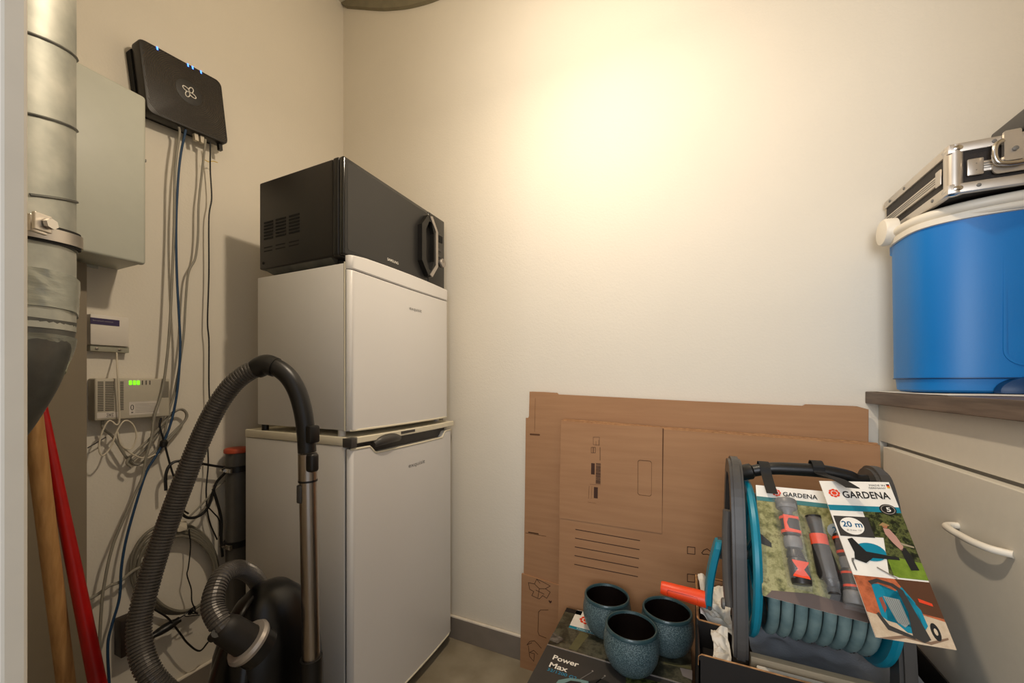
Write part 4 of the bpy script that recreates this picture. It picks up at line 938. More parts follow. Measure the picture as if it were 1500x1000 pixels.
# ================================================================ hose reel
hrl = thing('hose_reel', 'teal and dark grey garden hose reel with orange crank grip, resting on the black carton', 'hose reel', (0.22, 0.92, 0.497))
RY, RZ = 0.920, 0.648
def arch(x0, x1, nm='side_frame'):
    # closed A-frame plate in the YZ plane
    out = [(0.795, 0.495), (0.792, 0.53), (0.800, 0.60), (0.818, 0.70), (0.842, 0.78), (0.868, 0.825), (0.895, 0.842), (0.935, 0.842), (0.962, 0.825), (0.985, 0.78), (1.005, 0.70), (1.025, 0.60), (1.034, 0.53), (1.034, 0.495)]
    inn = [(0.835, 0.495), (0.834, 0.53), (0.841, 0.60), (0.855, 0.69), (0.874, 0.765), (0.890, 0.795), (0.902, 0.805), (0.928, 0.805), (0.940, 0.795), (0.955, 0.765), (0.970, 0.69), (0.985, 0.60), (0.994, 0.53), (0.994, 0.495)]
    sm = lambda L_: [(p.x, p.y) for p in smoothpts([(a, b_, 0) for a, b_ in L_], 4)]
    out = sm(out); inn = sm(inn)
    fn = lambda y, z, h: Vector((h, y, z))
    bm = NB(); n = len(out)
    A = [[bm.verts.new(fn(p[0], p[1], h)) for p in L_] for L_, h in ((out, x0), (out, x1), (inn, x1), (inn, x0))]
    for a, b_ in zip(A, A[1:]+A[:1]):
        for k in range(n-1): bm.faces.new((a[k], a[k+1], b_[k+1], b_[k]))
    for k in (0, n-1): bm.faces.new([L_[k] for L_ in A])
    bmesh.ops.recalc_face_normals(bm, faces=bm.faces[:])
    sharp = [e for e in bm.edges if e.is_manifold and e.calc_face_angle() > 1.2]
    bmesh.ops.bevel(bm, geom=sharp, offset=0.005, segments=2, affect='EDGES')
    box(bm, x0+0.002, x1-0.002, 0.838, 0.99, RZ-0.02, RZ+0.02, 0.004)
    lathe(bm, [(0.034, 0), (0.034, x1-x0)], (x0, RY, RZ), Vector((1, 0, 0)), 24)
    return obj(nm, bm, M_dgrey, hrl, False)
arch(0.080, 0.103); arch(0.306, 0.328)
# foot pads and pivot arm on the left frame
obj('pivot_arm', tube(NB(), smoothpts([Vector((0.076, 0.868, 0.745)), Vector((0.074, 0.862, 0.70)), Vector((0.074, 0.845, 0.62)), Vector((0.076, 0.828, 0.575))], 6), lambda f, i: 0.012, 12, ell=0.7), mat('arm_grey', (0.33, 0.32, 0.31), 0.4), hrl, True)
obj('pivot_screw', lathe(NB(), [(0.010, 0), (0.010, 0.004), (0.007, 0.006)], (0.068, 0.830, 0.578), Vector((-1, 0, 0)), 18), M_mgrey, hrl, True)
def disc(x, s):
    prof = [(0.020, 0.0), (0.020, 0.004), (0.118, 0.004), (0.128, 0.010), (0.145, 0.012), (0.150, 0.009), (0.151, 0.003), (0.147, -0.002), (0.020, -0.001)]
    obj('flange', lathe(NB(), prof, (x, RY, RZ), Vector((s, 0, 0)), 64), M_teal, hrl, True, 'teal reel flange')
    bm = NB()
    for k in range(8):
        a = 2*math.pi*k/8+0.2; d = Vector((0, math.cos(a), math.sin(a)))
        tube(bm, [Vector((x+s*0.0055, RY, RZ))+d*0.03, Vector((x+s*0.0055, RY, RZ))+d*0.125], 0.0035, 6)
    obj('flange_rib', bm, mat('teal_rib', (0.03, 0.42, 0.50), 0.4), hrl)
disc(0.119, -1); disc(0.294, 1)
obj('drum', lathe(NB(), [(0.065, 0), (0.065, 0.168)], (0.123, RY, RZ), Vector((1, 0, 0)), 40), M_teal, hrl, True)
bm = NB(); pts = []
turns, pitch = 8.2, 0.0196
N_T = int(turns*44)
for i in range(N_T):
    a = 2*math.pi*i/44; x = 0.1315+pitch*i/44
    if x > 0.286: break
    pts.append(Vector((x, RY+0.1215*math.cos(a), RZ-0.010+0.1215*math.sin(a))))
tube(bm, pts, 0.0092, 12); obj('hose', bm, M_those, hrl, True, 'grey-green coiled garden hose')
# printing strips on the hose
bm = NB()
for t_ in range(1, 8):
    for j in range(5):
        i = t_*44+28+j; 
        if i+1 < len(pts):
            a = 2*math.pi*i/44; nrm = Vector((0.25, math.cos(a), math.sin(a))).normalized()
            p, q = pts[i]+nrm*0.0091, pts[i+1]+nrm*0.0091; tube(bm, [p.lerp(q, 0.15), p.lerp(q, 0.75)], 0.0011, 4)
o = obj('hose_marking', bm, M_inkg, hrl); o['kind'] = 'stuff'
obj('axle', lathe(NB(), [(0.022, 0), (0.022, 0.275)], (0.062, RY, RZ), Vector((1, 0, 0)), 24), M_dgrey, hrl, True)
# carry handle
ht = [at_t(1076, 694, 0.785), at_y(1100, 690, 0.912), at_y(1130, 686, 0.912), at_y(1165, 687, 0.912), at_y(1205, 690, 0.912), at_y(1240, 697, 0.912), at_y(1256, 703, 0.912), Vector((0.317, 0.915, 0.818))]
obj('carry_handle', tube(NB(), smoothpts(ht, 8), lambda f, i: 0.0105+0.0045*(1 if f < 0.16 else 0)+0.002*math.sin(f*math.pi), 18), M_black, hrl, True)
# crank
c_t, c_b = Vector((0.064, 0.910, 0.668)), Vector((0.046, 0.918, 0.520))
bm = NB(); rings = []
for k in range(13):
    f = k/12; c = c_t.lerp(c_b, f); w_ = 0.019+0.004*math.sin(math.pi*f)-0.006*(1 if k in (0, 12) else 0); d = 0.007
    xo = -0.006*math.sin(math.pi*f*0.9)
    rings.append([c+Vector((xo+sx_*d, sy_*w_, 0)) for sx_, sy_ in ((-1, -0.8), (-0.6, -1), (0.6, -1), (1, -0.8), (1, 0.8), (0.6, 1), (-0.6, 1), (-1, 0.8))])
loft(bm, rings); obj('crank_arm', bm, M_teal, hrl, False, 'teal crank arm')
obj('crank_pin', lathe(NB(), [(0.0035, 0), (0.0035, 0.045)], Vector((0.046, 0.893, 0.528)), Vector((0, 1, 0)), 12), M_dgrey, hrl)
g0, g1 = Vector((0.040, 0.916, 0.534)), Vector((-0.050, 0.916, 0.541))
gd = (g1-g0).normalized()
obj('crank_grip', lathe(NB(), [(0.0165, 0), (0.0165, 0.01), (0.0150, 0.045), (0.0140, 0.085), (0.0125, 0.0905)], g0, gd, 26), M_orange, hrl, True, 'orange crank grip')
bm = NB(); pth = [(0.018, 0.006), (0.075, 0.005), (0.077, 0.0), (0.075, -0.006), (0.018, -0.007), (0.016, 0.0), (0.018, 0.006)]
pp = []
for a, b_ in zip(pth, pth[1:]):
    for k in range(4): pp.append((a[0]+(b_[0]-a[0])*k/4, a[1]+(b_[1]-a[1])*k/4))
pp.append(pth[0])
gp = [g0+gd*l_+Vector((0, -math.sqrt(max(0, (0.0160-0.02*l_)**2-z_*z_))-0.0, z_)) for l_, z_ in pp]
obj('grip_outline', tube(NB(), gp, 0.0007, 4), mat('orange_dark', (0.70, 0.17, 0.07), 0.5), hrl)
# ================================================================ hanging packs
def bil(c00, c10, c11, c01):
    """corner points bottom-left, bottom-right, top-right, top-left -> frame(s,r,h), s,r in 0..1"""
    nrm = (c10-c00).cross(c01-c00).normalized()
    if nrm.y > 0: nrm = -nrm
    return lambda s, r, h: c00*(1-s)*(1-r)+c10*s*(1-r)+c11*s*r+c01*(1-s)*r+nrm*h
def onplane(u, v, a, b_, c):
    n = (b_-a).cross(c-a); r = ray(u, v); return O+r*((a-O).dot(n)/r.dot(n))
TLa = at_y(1107, 710, 0.870); BLa = at_y(1117, 872, 0.762)
BRa = at_y(1275, 913, 0.757); TRa = at_y(1247, 722, 0.868)
TRa = onplane(1247, 723, BLa, BRa, TLa)
fa = bil(BLa, BRa, TRa, TLa)
bp = thing('blister_pack', 'clear blister pack of hose connectors and nozzle hanging left of the picture card', 'pack', (0.20, 0.80, 0.50))
def slab(fn, pts, h0, h1, nm, m, parent, label=None, div=1):
    bm = NB(); prism(bm, pts, fn, h0, h1); return obj(nm, bm, m, parent, False, label)
def q(s0, s1, r0, r1): return [(s0, r0), (s1, r0), (s1, r1), (s0, r1)]
def grid(fn, s0, s1, r0, r1, h, nm, m, parent, n=8, th_=0.0003):
    bm = NB(); V = [[bm.verts.new(fn(s0+(s1-s0)*i/n, r0+(r1-r0)*j/n, h)) for j in range(n+1)] for i in range(n+1)]
    for i in range(n):
        for j in range(n): bm.faces.new((V[i][j], V[i+1][j], V[i+1][j+1], V[i][j+1]))
    return obj(nm, bm, m, parent)
slab(fa, [(0.02, 0), (0.98, 0), (1, 0.015), (1, 1), (0, 1), (0, 0.02)], -0.0012, 0.0, 'backing_card', M_inkw, bp)
grid(fa, 0, 1, 0.0, 0.845, 0.0004, 'printed_picture', M_grass, bp)
slab(fa, [(0.0, 0.54), (0.13, 0.46), (0.13, 0.42), (0.0, 0.44)], 0.0004, 0.0007, 'printed_shadow', M_inkg, bp)
slab(fa, [(0.60, 0.0), (1.0, 0.0), (1.0, 0.845), (0.76, 0.845), (0.83, 0.4)], 0.0004, 0.0007, 'printed_panel', M_inkg, bp)
slab(fa, [(0.03, 0.0), (0.98, 0.0), (1.0, 0.09), (0.5, 0.11), (0.10, 0.06)], 0.0005, 0.0008, 'printed_ground', mat('print_mauve', (0.40, 0.34, 0.31), 0.4), bp)
slab(fa, q(0, 1, 0.845, 0.885), 0.0004, 0.0009, 'colour_band', mat('band_teal', (0.25, 0.47, 0.47), 0.45), bp)
ar = (TLa-BLa).length/(BRa-BLa).length
emblem(lambda s, r, h: fa(s, r/ar, h), 0.225, 0.940*ar, 0.050, bp, 0.0010)
text('GARDENA', fa, 0.295, 0.915, 0.36, 0.040, M_inkk, bp, 0.0010, bold=0.015)
text('MADE IN', fa, 0.86, 0.945, 0.12, 0.016, M_inkk, bp, 0.0010); text('GERMANY', fa, 0.86, 0.92, 0.12, 0.016, M_inkk, bp, 0.0010)
slab(fa, circ(0.80, 0.655, 0.085, 0.062), 0.0007, 0.0012, 'round_badge', mat('badge_grey', (0.62, 0.66, 0.68), 0.45), bp)
text('20', fa, 0.765, 0.632, 0.085, 0.055, mat('badge_blue', (0.10, 0.35, 0.50), 0.45), bp, 0.0016, bold=0.01)
# connectors as turned bodies lying on the card
LA = (TLa-BLa).length
def turned(prof, s, r0, s2, r1, m, nm, label=None, rs=1.0, hh=0.017, seg=24):
    a, b_ = fa(s, r0, hh), fa(s2, r1, hh); d = (b_-a)
    return obj(nm, lathe(NB(), [(rr*rs, f*d.length) for rr, f in prof], a, d.normalized(), seg), m, bp, True, label)
M_fit = mat('fitting_grey', (0.47, 0.47, 0.47), 0.4); M_fdk = mat('fitting_dark', (0.16, 0.15, 0.14), 0.35)
K = 0.0125
# column 1
turned([(0.0155, 0), (0.0165, 0.1), (0.0165, 0.85), (0.0145, 1)], 0.300, 0.765, 0.295, 0.852, M_fit, 'threaded_adaptor', 'grey threaded tap adaptor')
turned([(0.006, 0), (0.0065, 0.6), (0.012, 1)], 0.312, 0.69, 0.302, 0.768, M_fit, 'adaptor_neck')
turned([(0.0125, 0), (0.0142, 0.1), (0.0135, 0.5), (0.0142, 0.9), (0.011, 1)], 0.325, 0.535, 0.312, 0.700, M_fdk, 'hose_connector')
turned([(0.0146, 0), (0.0146, 1)], 0.325, 0.545, 0.323, 0.570, M_orange, 'orange_ring'); turned([(0.0146, 0), (0.0146, 1)], 0.314, 0.665, 0.312, 0.688, M_orange, 'orange_ring')
turned([(0.0125, 0), (0.0132, 0.2), (0.0132, 0.8), (0.011, 1)], 0.335, 0.425, 0.326, 0.520, M_fit, 'grey_collar')
turned([(0.013, 0), (0.012, 0.5), (0.009, 1)], 0.345, 0.350, 0.336, 0.420, M_fdk, 'black_coupling')
turned([(0.0135, 0), (0.0145, 0.15), (0.0140, 0.9), (0.012, 1)], 0.385, 0.145, 0.355, 0.345, M_fdk, 'hose_connector')
def orangemark(s, r, ws, hs, nm='orange_grip_mark'):
    pts = [(s-ws, r+hs), (s+ws, r+hs), (s+ws*0.9, r+hs*0.75), (s+ws*0.35, r), (s+ws*0.9, r-hs*0.75), (s+ws, r-hs), (s-ws, r-hs), (s-ws*0.9, r-hs*0.75), (s-ws*0.35, r), (s-ws*0.9, r+hs*0.75)]
    slab(fa, pts, 0.0300, 0.0318, nm, M_orange, bp)
orangemark(0.368, 0.250, 0.082, 0.065)
slab(fa, [(0.235, 0.69), (0.39, 0.685), (0.39, 0.665), (0.29, 0.665), (0.27, 0.62), (0.29, 0.575), (0.405, 0.565), (0.405, 0.545), (0.245, 0.55)], 0.0300, 0.0318, 'orange_grip_mark', M_orange, bp)
# nozzle
turned([(0.0085, 0), (0.0115, 1)][::-1], 0.590, 0.570, 0.560, 0.730, M_fdk, 'nozzle_tip')
turned([(0.0125, 0), (0.0122, 1)], 0.600, 0.490, 0.590, 0.575, M_orange, 'orange_ring')
turned([(0.0135, 0), (0.0155, 0.12), (0.0145, 0.5), (0.0120, 1)], 0.655, 0.235, 0.600, 0.492, M_fdk, 'nozzle_body', 'dark spray nozzle body')
turned([(0.0080, 0), (0.0080, 0.4), (0.0060, 0.5), (0.009, 1)], 0.680, 0.130, 0.655, 0.237, M_fdk, 'nozzle_tail')
# column 3
turned([(0.012, 0), (0.0140, 0.1), (0.0138, 0.9), (0.012, 1)], 0.855, 0.435, 0.820, 0.610, M_fdk, 'hose_connector')
turned([(0.0145, 0), (0.0145, 1)], 0.852, 0.455, 0.849, 0.475, M_orange, 'orange_ring'); turned([(0.0145, 0), (0.0145, 1)], 0.829, 0.565, 0.826, 0.583, M_orange, 'orange_ring')
turned([(0.0128, 0), (0.0138, 0.3), (0.0138, 0.8), (0.012, 1)], 0.870, 0.345, 0.855, 0.430, M_fit, 'grey_collar')
turned([(0.0125, 0), (0.0142, 0.1), (0.0140, 0.9), (0.012, 1)], 0.873, 0.185, 0.865, 0.345, M_fdk, 'hose_connector')
turned([(0.0146, 0), (0.0146, 1)], 0.873, 0.205, 0.872, 0.222, M_orange, 'orange_ring'); turned([(0.0146, 0), (0.0146, 1)], 0.868, 0.300, 0.867, 0.316, M_orange, 'orange_ring')
turned([(0.0150, 0), (0.0165, 0.15), (0.0160, 0.9), (0.014, 1)], 0.870, 0.085, 0.873, 0.180, M_fit, 'threaded_adaptor', 'grey threaded tap adaptor')
# clear blister shells
M_clear = mat('clear_blister', (0.95, 0.95, 0.95), 0.08, alpha=0.13, coat=0.6)
def shell(s0, r0, s1, r1, ws, nm='blister_shell'):
    bm = NB(); rings = []
    for k in range(15):
        f = k/14; s = s0+(s1-s0)*f; r = r0+(r1-r0)*f; hh = 0.036*min(1, math.sqrt(max(0, math.sin(math.pi*min(max(f, 0.0), 1.0))))*1.6)
        rings.append([fa(s-ws, r, 0.0012), fa(s-ws*0.9, r, 0.0012+hh*0.6), fa(s-ws*0.6, r, 0.0012+hh*0.93), fa(s, r, 0.0012+hh), fa(s+ws*0.6, r, 0.0012+hh*0.93), fa(s+ws*0.9, r, 0.0012+hh*0.6), fa(s+ws, r, 0.0012)])
    loft(bm, rings, closed=False); return obj(nm, bm, M_clear, bp, True, 'clear plastic bubble')
shell(0.385, 0.12, 0.290, 0.880, 0.125); shell(0.67, 0.10, 0.555, 0.76, 0.090); shell(0.880, 0.06, 0.825, 0.66, 0.105)
# picture card
BLb, BRb = at_y(1283, 933, 0.690), at_y(1401, 952, 0.705)
TLb, TRb = at_y(1200, 704, 0.832), at_y(1302, 706, 0.83)
TRb = onplane(1302, 706, BLb, BRb, TLb)
fb = bil(BLb, BRb, TRb, TLb)
pc = thing('picture_card', 'white printed product card with garden pictures, hanging over the right side of the reel', 'card', (0.31, 0.76, 0.55))
slab(fb, q(0, 1, 0, 1), -0.0012, 0.0, 'card', M_inkw, pc)
slab(fb, q(0, 1, 0.775, 0.815), 0.0, 0.0004, 'colour_band', M_inkt, pc)
arb = (TLb-BLb).length/(BRb-BLb).length
fbr = lambda s, r, h: fb(s, r/arb, h)
emblem(fbr, 0.155, 0.905*arb, 0.085, pc, 0.0006)
text('GARDENA', fb, 0.27, 0.872, 0.66, 0.050, M_inkk, pc, 0.0006, bold=0.018)
text('MADE IN', fb, 0.70, 0.966, 0.22, 0.013, M_inkk, pc, 0.0006); text('GERMANY', fb, 0.68, 0.945, 0.24, 0.013, M_inkk, pc, 0.0006)
for k, c in enumerate((M_inkk, M_inko, mat('print_gold', (0.85, 0.66, 0.15), 0.5))): slab(fb, q(0.945, 0.985, 0.973-k*0.010, 0.983-k*0.010), 0, 0.0005, 'flag_print', c, pc)
slab(fb, [(0.50, 0.365), (1, 0.365), (1, 0.775), (0.47, 0.775), (0.47, 0.72), (0.62, 0.62), (0.62, 0.60)], 0.0, 0.0003, 'garden_picture', M_hedge, pc)
slab(fb, [(0.47, 0.60), (1, 0.60), (1, 0.72), (0.47, 0.72)], 0.0, 0.00031, 'garden_picture', M_hedge, pc)
slab(fb, [(0.62, 0.355), (1, 0.355), (1, 0.455), (0.80, 0.47), (0.56, 0.49), (0.56, 0.365)], 0.0003, 0.0006, 'lawn_picture', M_grass2, pc)
slab(fb, q(0.02, 0.50, 0.595, 0.735), 0.0, 0.0005, 'dark_panel', M_inkg, pc)
slab(fbr, circ(0.235, 0.667*arb, 0.165, 0.155), 0.0005, 0.0009, 'round_badge', M_inkw, pc)
slab(fbr, [p for p in circ(0.235, 0.667*arb, 0.165, 0.155)], 0.0004, 0.0007, 'badge_ring', M_inkt, pc)
text('20 m', fb, 0.10, 0.660, 0.28, 0.038, mat('badge_blue', (0.10, 0.35, 0.50), 0.45), pc, 0.0012, bold=0.02)
text('Ø 13 mm  1/2"', fb, 0.14, 0.632, 0.21, 0.011, M_inkk, pc, 0.0012)
slab(fbr, circ(0.83, 0.795*arb, 0.115, 0.100), 0.0004, 0.0009, 'warranty_badge', M_inkk, pc)
obj('badge_ring', ringface(NB(), circ(0.83, 0.795*arb, 0.098, 0.085), circ(0.83, 0.795*arb, 0.085, 0.073), fbr, 0.0009, 0.0012), M_silver, pc)
text('5', fb, 0.805, 0.780, 0.06, 0.030, M_inkw, pc, 0.0014, bold=0.02)
# first picture: reel from above
def pic(pts, m, nm, h=0.0009): slab(fb, pts, h-0.0003, h, nm, m, pc)
pic(circ(0.36, 0.50, 0.21, 0.058), M_teal, 'reel_print', 0.0008)
pic([(0.10, 0.575), (0.17, 0.585), (0.30, 0.50), (0.72, 0.478), (0.72, 0.462), (0.36, 0.462), (0.24, 0.425), (0.10, 0.445), (0.13, 0.49)], M_inkk, 'reel_print', 0.0011)
pic([(0.06, 0.45), (0.045, 0.43), (0.055, 0.375), (0.075, 0.375), (0.07, 0.43), (0.10, 0.452)], M_mgrey, 'hose_print', 0.0011)
pic([(0.36, 0.40), (0.58, 0.345), (0.59, 0.35), (0.37, 0.408)], M_silver, 'hose_print', 0.0014)
# person picking in the garden
pic([(0.66, 0.665), (0.74, 0.660), (0.80, 0.61), (0.84, 0.55), (0.80, 0.52), (0.72, 0.57), (0.66, 0.625)], mat('print_shirt', (0.72, 0.55, 0.49), 0.5), 'person_print')
pic(circ(0.695, 0.68, 0.035, 0.016, 14), mat('print_skin', (0.66, 0.42, 0.30), 0.5), 'person_print', 0.0011)
pic([(0.625, 0.685), (0.68, 0.703), (0.75, 0.688), (0.76, 0.680), (0.62, 0.680)], mat('print_straw', (0.62, 0.50, 0.33), 0.5), 'person_print', 0.0013)
pic([(0.79, 0.53), (0.86, 0.545), (0.90, 0.49), (0.93, 0.41), (0.82, 0.405), (0.80, 0.46)], M_inkk, 'person_print')
pic([(0.82, 0.575), (0.98, 0.555), (0.98, 0.545), (0.82, 0.56)], mat('print_wood', (0.60, 0.55, 0.45), 0.5), 'tool_print', 0.0011)
# second picture: reel on paving by a terracotta wall
pic(q(0.0, 1.0, 0.0, 0.345), M_terra, 'wall_picture', 0.0004)
pic([(0.0, 0.0), (1.0, 0.0), (1.0, 0.135), (0.70, 0.16), (0.35, 0.11), (0.0, 0.135)], M_sand, 'paving_picture', 0.0007)
pic([(0.55, 0.345), (1.0, 0.345), (1.0, 0.15), (0.72, 0.165), (0.62, 0.28)], mat('print_brown', (0.33, 0.20, 0.12), 0.5), 'shade_picture', 0.0006)
pic([(0.04, 0.0), (0.40, 0.035), (0.70, 0.02), (0.95, 0.055), (0.95, 0.045), (0.70, 0.005), (0.40, 0.02), (0.2, 0.0)], mat('print_joint', (0.50, 0.40, 0.32), 0.5), 'paving_line', 0.0009)
pic([(0.20, 0.30), (0.30, 0.305), (0.34, 0.28), (0.33, 0.10), (0.45, 0.05), (0.60, 0.05), (0.64, 0.10), (0.60, 0.17), (0.56, 0.26), (0.64, 0.25), (0.74, 0.18), (0.75, 0.10), (0.68, 0.07), (0.70, 0.22), (0.60, 0.30), (0.45, 0.26), (0.30, 0.20), (0.24, 0.10), (0.18, 0.12)], M_teal, 'reel_print', 0.0010)
pic([(0.17, 0.315), (0.30, 0.335), (0.50, 0.315), (0.60, 0.28), (0.66, 0.15), (0.72, 0.03), (0.62, 0.01), (0.50, 0.03), (0.52, 0.08), (0.56, 0.16), (0.52, 0.28), (0.46, 0.30), (0.30, 0.315), (0.20, 0.295)], M_inkg, 'frame_print', 0.0014)
pic(circ(0.82, 0.075, 0.055, 0.045, 18), M_inkk, 'wheel_print', 0.0014)
pic(circ(0.82, 0.075, 0.022, 0.018, 12), M_sand, 'wheel_print', 0.0017)
pic([(0.12, 0.13), (0.20, 0.05), (0.52, 0.02), (0.52, 0.035), (0.24, 0.075), (0.16, 0.14)], M_inkg, 'frame_print', 0.0013)
pic([(0.30, 0.235), (0.50, 0.225), (0.52, 0.10), (0.44, 0.075), (0.36, 0.10), (0.33, 0.16)], mat('print_hose', (0.55, 0.58, 0.57), 0.5), 'hose_print', 0.0016)
for k in range(7): pic([(0.315+k*0.028, 0.23-k*0.001), (0.322+k*0.028, 0.23-k*0.001), (0.372+k*0.024, 0.09), (0.365+k*0.024, 0.09)], M_mgrey, 'hose_print', 0.0018)
pic([(0.76, 0.245), (0.92, 0.225), (0.92, 0.21), (0.76, 0.225)], M_inko, 'grip_print', 0.0010)
pic([(0.23, 0.22), (0.28, 0.23), (0.29, 0.17), (0.24, 0.14)], mat('print_rust', (0.55, 0.28, 0.22), 0.5), 'connector_print', 0.0016)
# straps holding the packs to the handle
def strap(u0, v0, u1, v1, yt, yb, label, fr_, sr):
    a = at_y(u0, v0, yt); b_ = at_y(u1, v1, yb); bm = NB()
    c = Vector((a.x, 0.912, 0.0)); hz = at_y(u0, 688, 0.912).z
    pts = [Vector((a.x, 0.930, hz-0.004)), Vector((a.x, 0.926, hz+0.012)), Vector((a.x, 0.912, hz+0.0155)), Vector((a.x, 0.899, hz+0.010)), Vector((a.x+0.002, 0.893, hz-0.004)), a.lerp(b_, 0.5), b_]
    P = smoothpts(pts, 5); W_ = Vector((0.009, 0, 0)); T_ = Vector((0, 0.0012, 0.0006))
    loft(bm, [[p-W_-T_, p+W_-T_, p+W_+T_, p-W_+T_] for p in P])
    return tag(obj('strap', bm, M_void if False else M_rubber, None), label, 'strap')
strap(1121, 690, 1131, 722, 0.893, 0.853, 'black hook strap holding the blister pack to the reel handle', fa, 0)
strap(1208, 691, 1249, 714, 0.865, 0.802, 'black hook strap holding the picture card to the reel handle', fb, 0)
# ================================================================ base cabinet and worktop
wt = obj('worktop', B(0.4214, 1.048, 0.20, 1.272, 0.945, 0.975, 0.0015), M_work); tag(wt, 'brown wood-grain laminate worktop under the blue cooler', 'worktop')
cb_ = thing('base_cabinet', 'cream base cabinet with a bow handle under the wood-grain worktop', 'cabinet', (0.75, 0.75, 0.0))
DT = 0.845
obj('carcass', B(0.462, 1.046, 0.22, 1.270, 0.08, 0.9445), M_cab, cb_)
obj('top_rail', B(0.447, 0.461, 0.22, 1.262, DT+0.006, 0.944, 0.001), M_cab, cb_)
obj('door', B(0.431, 0.449, 0.25, 1.200, 0.10, DT, 0.0012), M_cab, cb_)
obj('end_filler', B(0.4475, 0.461, 1.2625, 1.2720, 0.0, 0.944), M_cab, cb_)
obj('plinth', B(0.49, 0.51, 0.24, 1.25, 0.0, 0.08), M_dgrey, cb_)
h0_, h1_ = at_x(1401, 772, 0.431), at_x(1484, 808, 0.431)
hz = (h0_.z+h1_.z)/2
hpts = [Vector((0.4315, h0_.y-0.004, hz)), Vector((0.421, h0_.y-0.006, hz)), Vector((0.411, h0_.y-0.016, hz)), Vector((0.407, h0_.y-0.04, hz)), Vector((0.407, (h0_.y+h1_.y)/2, hz)), Vector((0.408, h1_.y+0.04, hz)), Vector((0.415, h1_.y+0.015, hz)), Vector((0.4315, h1_.y, hz))]
obj('handle', tube(NB(), smoothpts(hpts, 8), 0.0055, 14), M_ivory, cb_, True, 'ivory bow handle')
# ================================================================ cooler
CX, CY, CA, CB = 0.690, 1.145, 0.248, 0.112
cl = thing('cooler_box', 'bright blue cooler box with ivory carry handle on the worktop', 'cooler', (CX, CY, 0.976))
CZ0 = 0.977
def se(z, s, p=3.4, n=96): return superell(CX, CY, CA-s, CB-s, z, p, n)
obj('body', loft(NB(), [se(CZ0+0.001, 0.012), se(CZ0+0.006, 0.006), se(CZ0+0.028, 0.004), se(CZ0+0.030, 0.001), se(CZ0+0.10, 0.0005), se(CZ0+0.25, -0.001), se(1.325, -0.002)]), M_blue, cl, True)
obj('lower_groove', loft(NB(), [se(CZ0+0.0285, 0.0035), se(CZ0+0.0295, -0.0005), se(CZ0+0.031, -0.0005), se(CZ0+0.032, 0.003)]), M_blued, cl, True)
obj('rim', loft(NB(), [se(1.318, -0.002), se(1.319, -0.006), se(1.331, -0.006), se(1.333, 0.0)]), M_ivory, cl, True)
obj('lid', loft(NB(), [se(1.332, 0.002), se(1.340, 0.003), se(1.346, 0.010), se(1.348, 0.03)]), M_blued, cl, True)
# recessed panel on the front and moulded foot
def ff(x, z, h):
    c = (x-CX)/CA; c = max(-1, min(1, c)); yy = CB*(1-abs(c)**3.4)**(1/3.4)
    return Vector((x, CY-yy-h, z))
obj('front_panel', ringface(NB(), rrect(0.545, 0.84, 1.03, 1.29, 0.03, 6), rrect(0.549, 0.836, 1.034, 1.286, 0.027, 6), ff, 0.0, 0.0012), M_blue, cl)
bm = NB(); 
for k in range(1): lathe(bm, [(0.055, 0.0), (0.052, 0.012), (0.035, 0.020), (0.005, 0.022)], ff(0.590, 0.985, -0.008), Vector((0, -1, 0)), 32)
for v in bm.verts:
    v.co.z = max(v.co.z, CZ0+0.001)
    v.co.z = CZ0+0.001+(v.co.z-CZ0-0.001)*0.55
obj('moulded_foot', bm, M_blued, cl, True)
obj('badge', prism(NB(), [(0.585, 1.165), (0.60, 1.172), (0.62, 1.172), (0.60, 1.160)], ff, 0.0002, 0.0012), M_inkw, cl)
# handle: bail folded down around the front rim
def bail(off, z0, rr, zdip):
    pts = []
    for k in range(49):
        f = k/48; a = math.pi+math.pi*f; c, s = math.cos(a), math.sin(a)
        x = CX+(CA+off-0.014)*math.copysign(abs(c)**(2/3.0), c); y = CY+0.02+(CB+off+0.02)*math.copysign(abs(s)**(2/3.0), s)
        pts.append(Vector((x, y, z0+zdip*math.sin(math.pi*f)**0.8)))
    return tube(NB(), pts, rr, 12, ell=1.0)
obj('carry_handle', bail(0.013, 1.3435, 0.0105, -0.002), M_ivory, cl, True, 'ivory handle bar')
obj('handle_lower_bead', bail(0.009, 1.334, 0.0085, -0.006), M_ivory, cl, True)
obj('handle_web', bail(0.006, 1.342, 0.0085, -0.004), M_ivory, cl, True)
for s in (-1, 1):
    hx_ = CX+s*(CA+0.003)
    obj('pivot_cap', lathe(NB(), [(0.030, -0.006), (0.031, 0.012), (0.028, 0.017), (0.016, 0.0195), (0.001, 0.020)], (hx_, 1.185, 1.352), Vector((s, 0, 0)), 36), M_ivory, cl, True, 'round ivory pivot cap')
    obj('pivot_lug', prism(NB(), [(1.150, 1.345), (1.150, 1.300), (1.175, 1.288), (1.20, 1.30), (1.20, 1.345)], lambda y, z, h: Vector((hx_+s*h, y, z)), -0.012, -0.004), M_blue, cl)
# paper under the cooler
tag(obj('paper_sheet', crumple(0.4225, 0.60, 0.93, 1.262, lambda x, y: 0.9762, 0.0006, 12, 12, 30, th_=0.0004), M_paper, None, True), 'thin creased white paper sheet between worktop and cooler', 'paper')
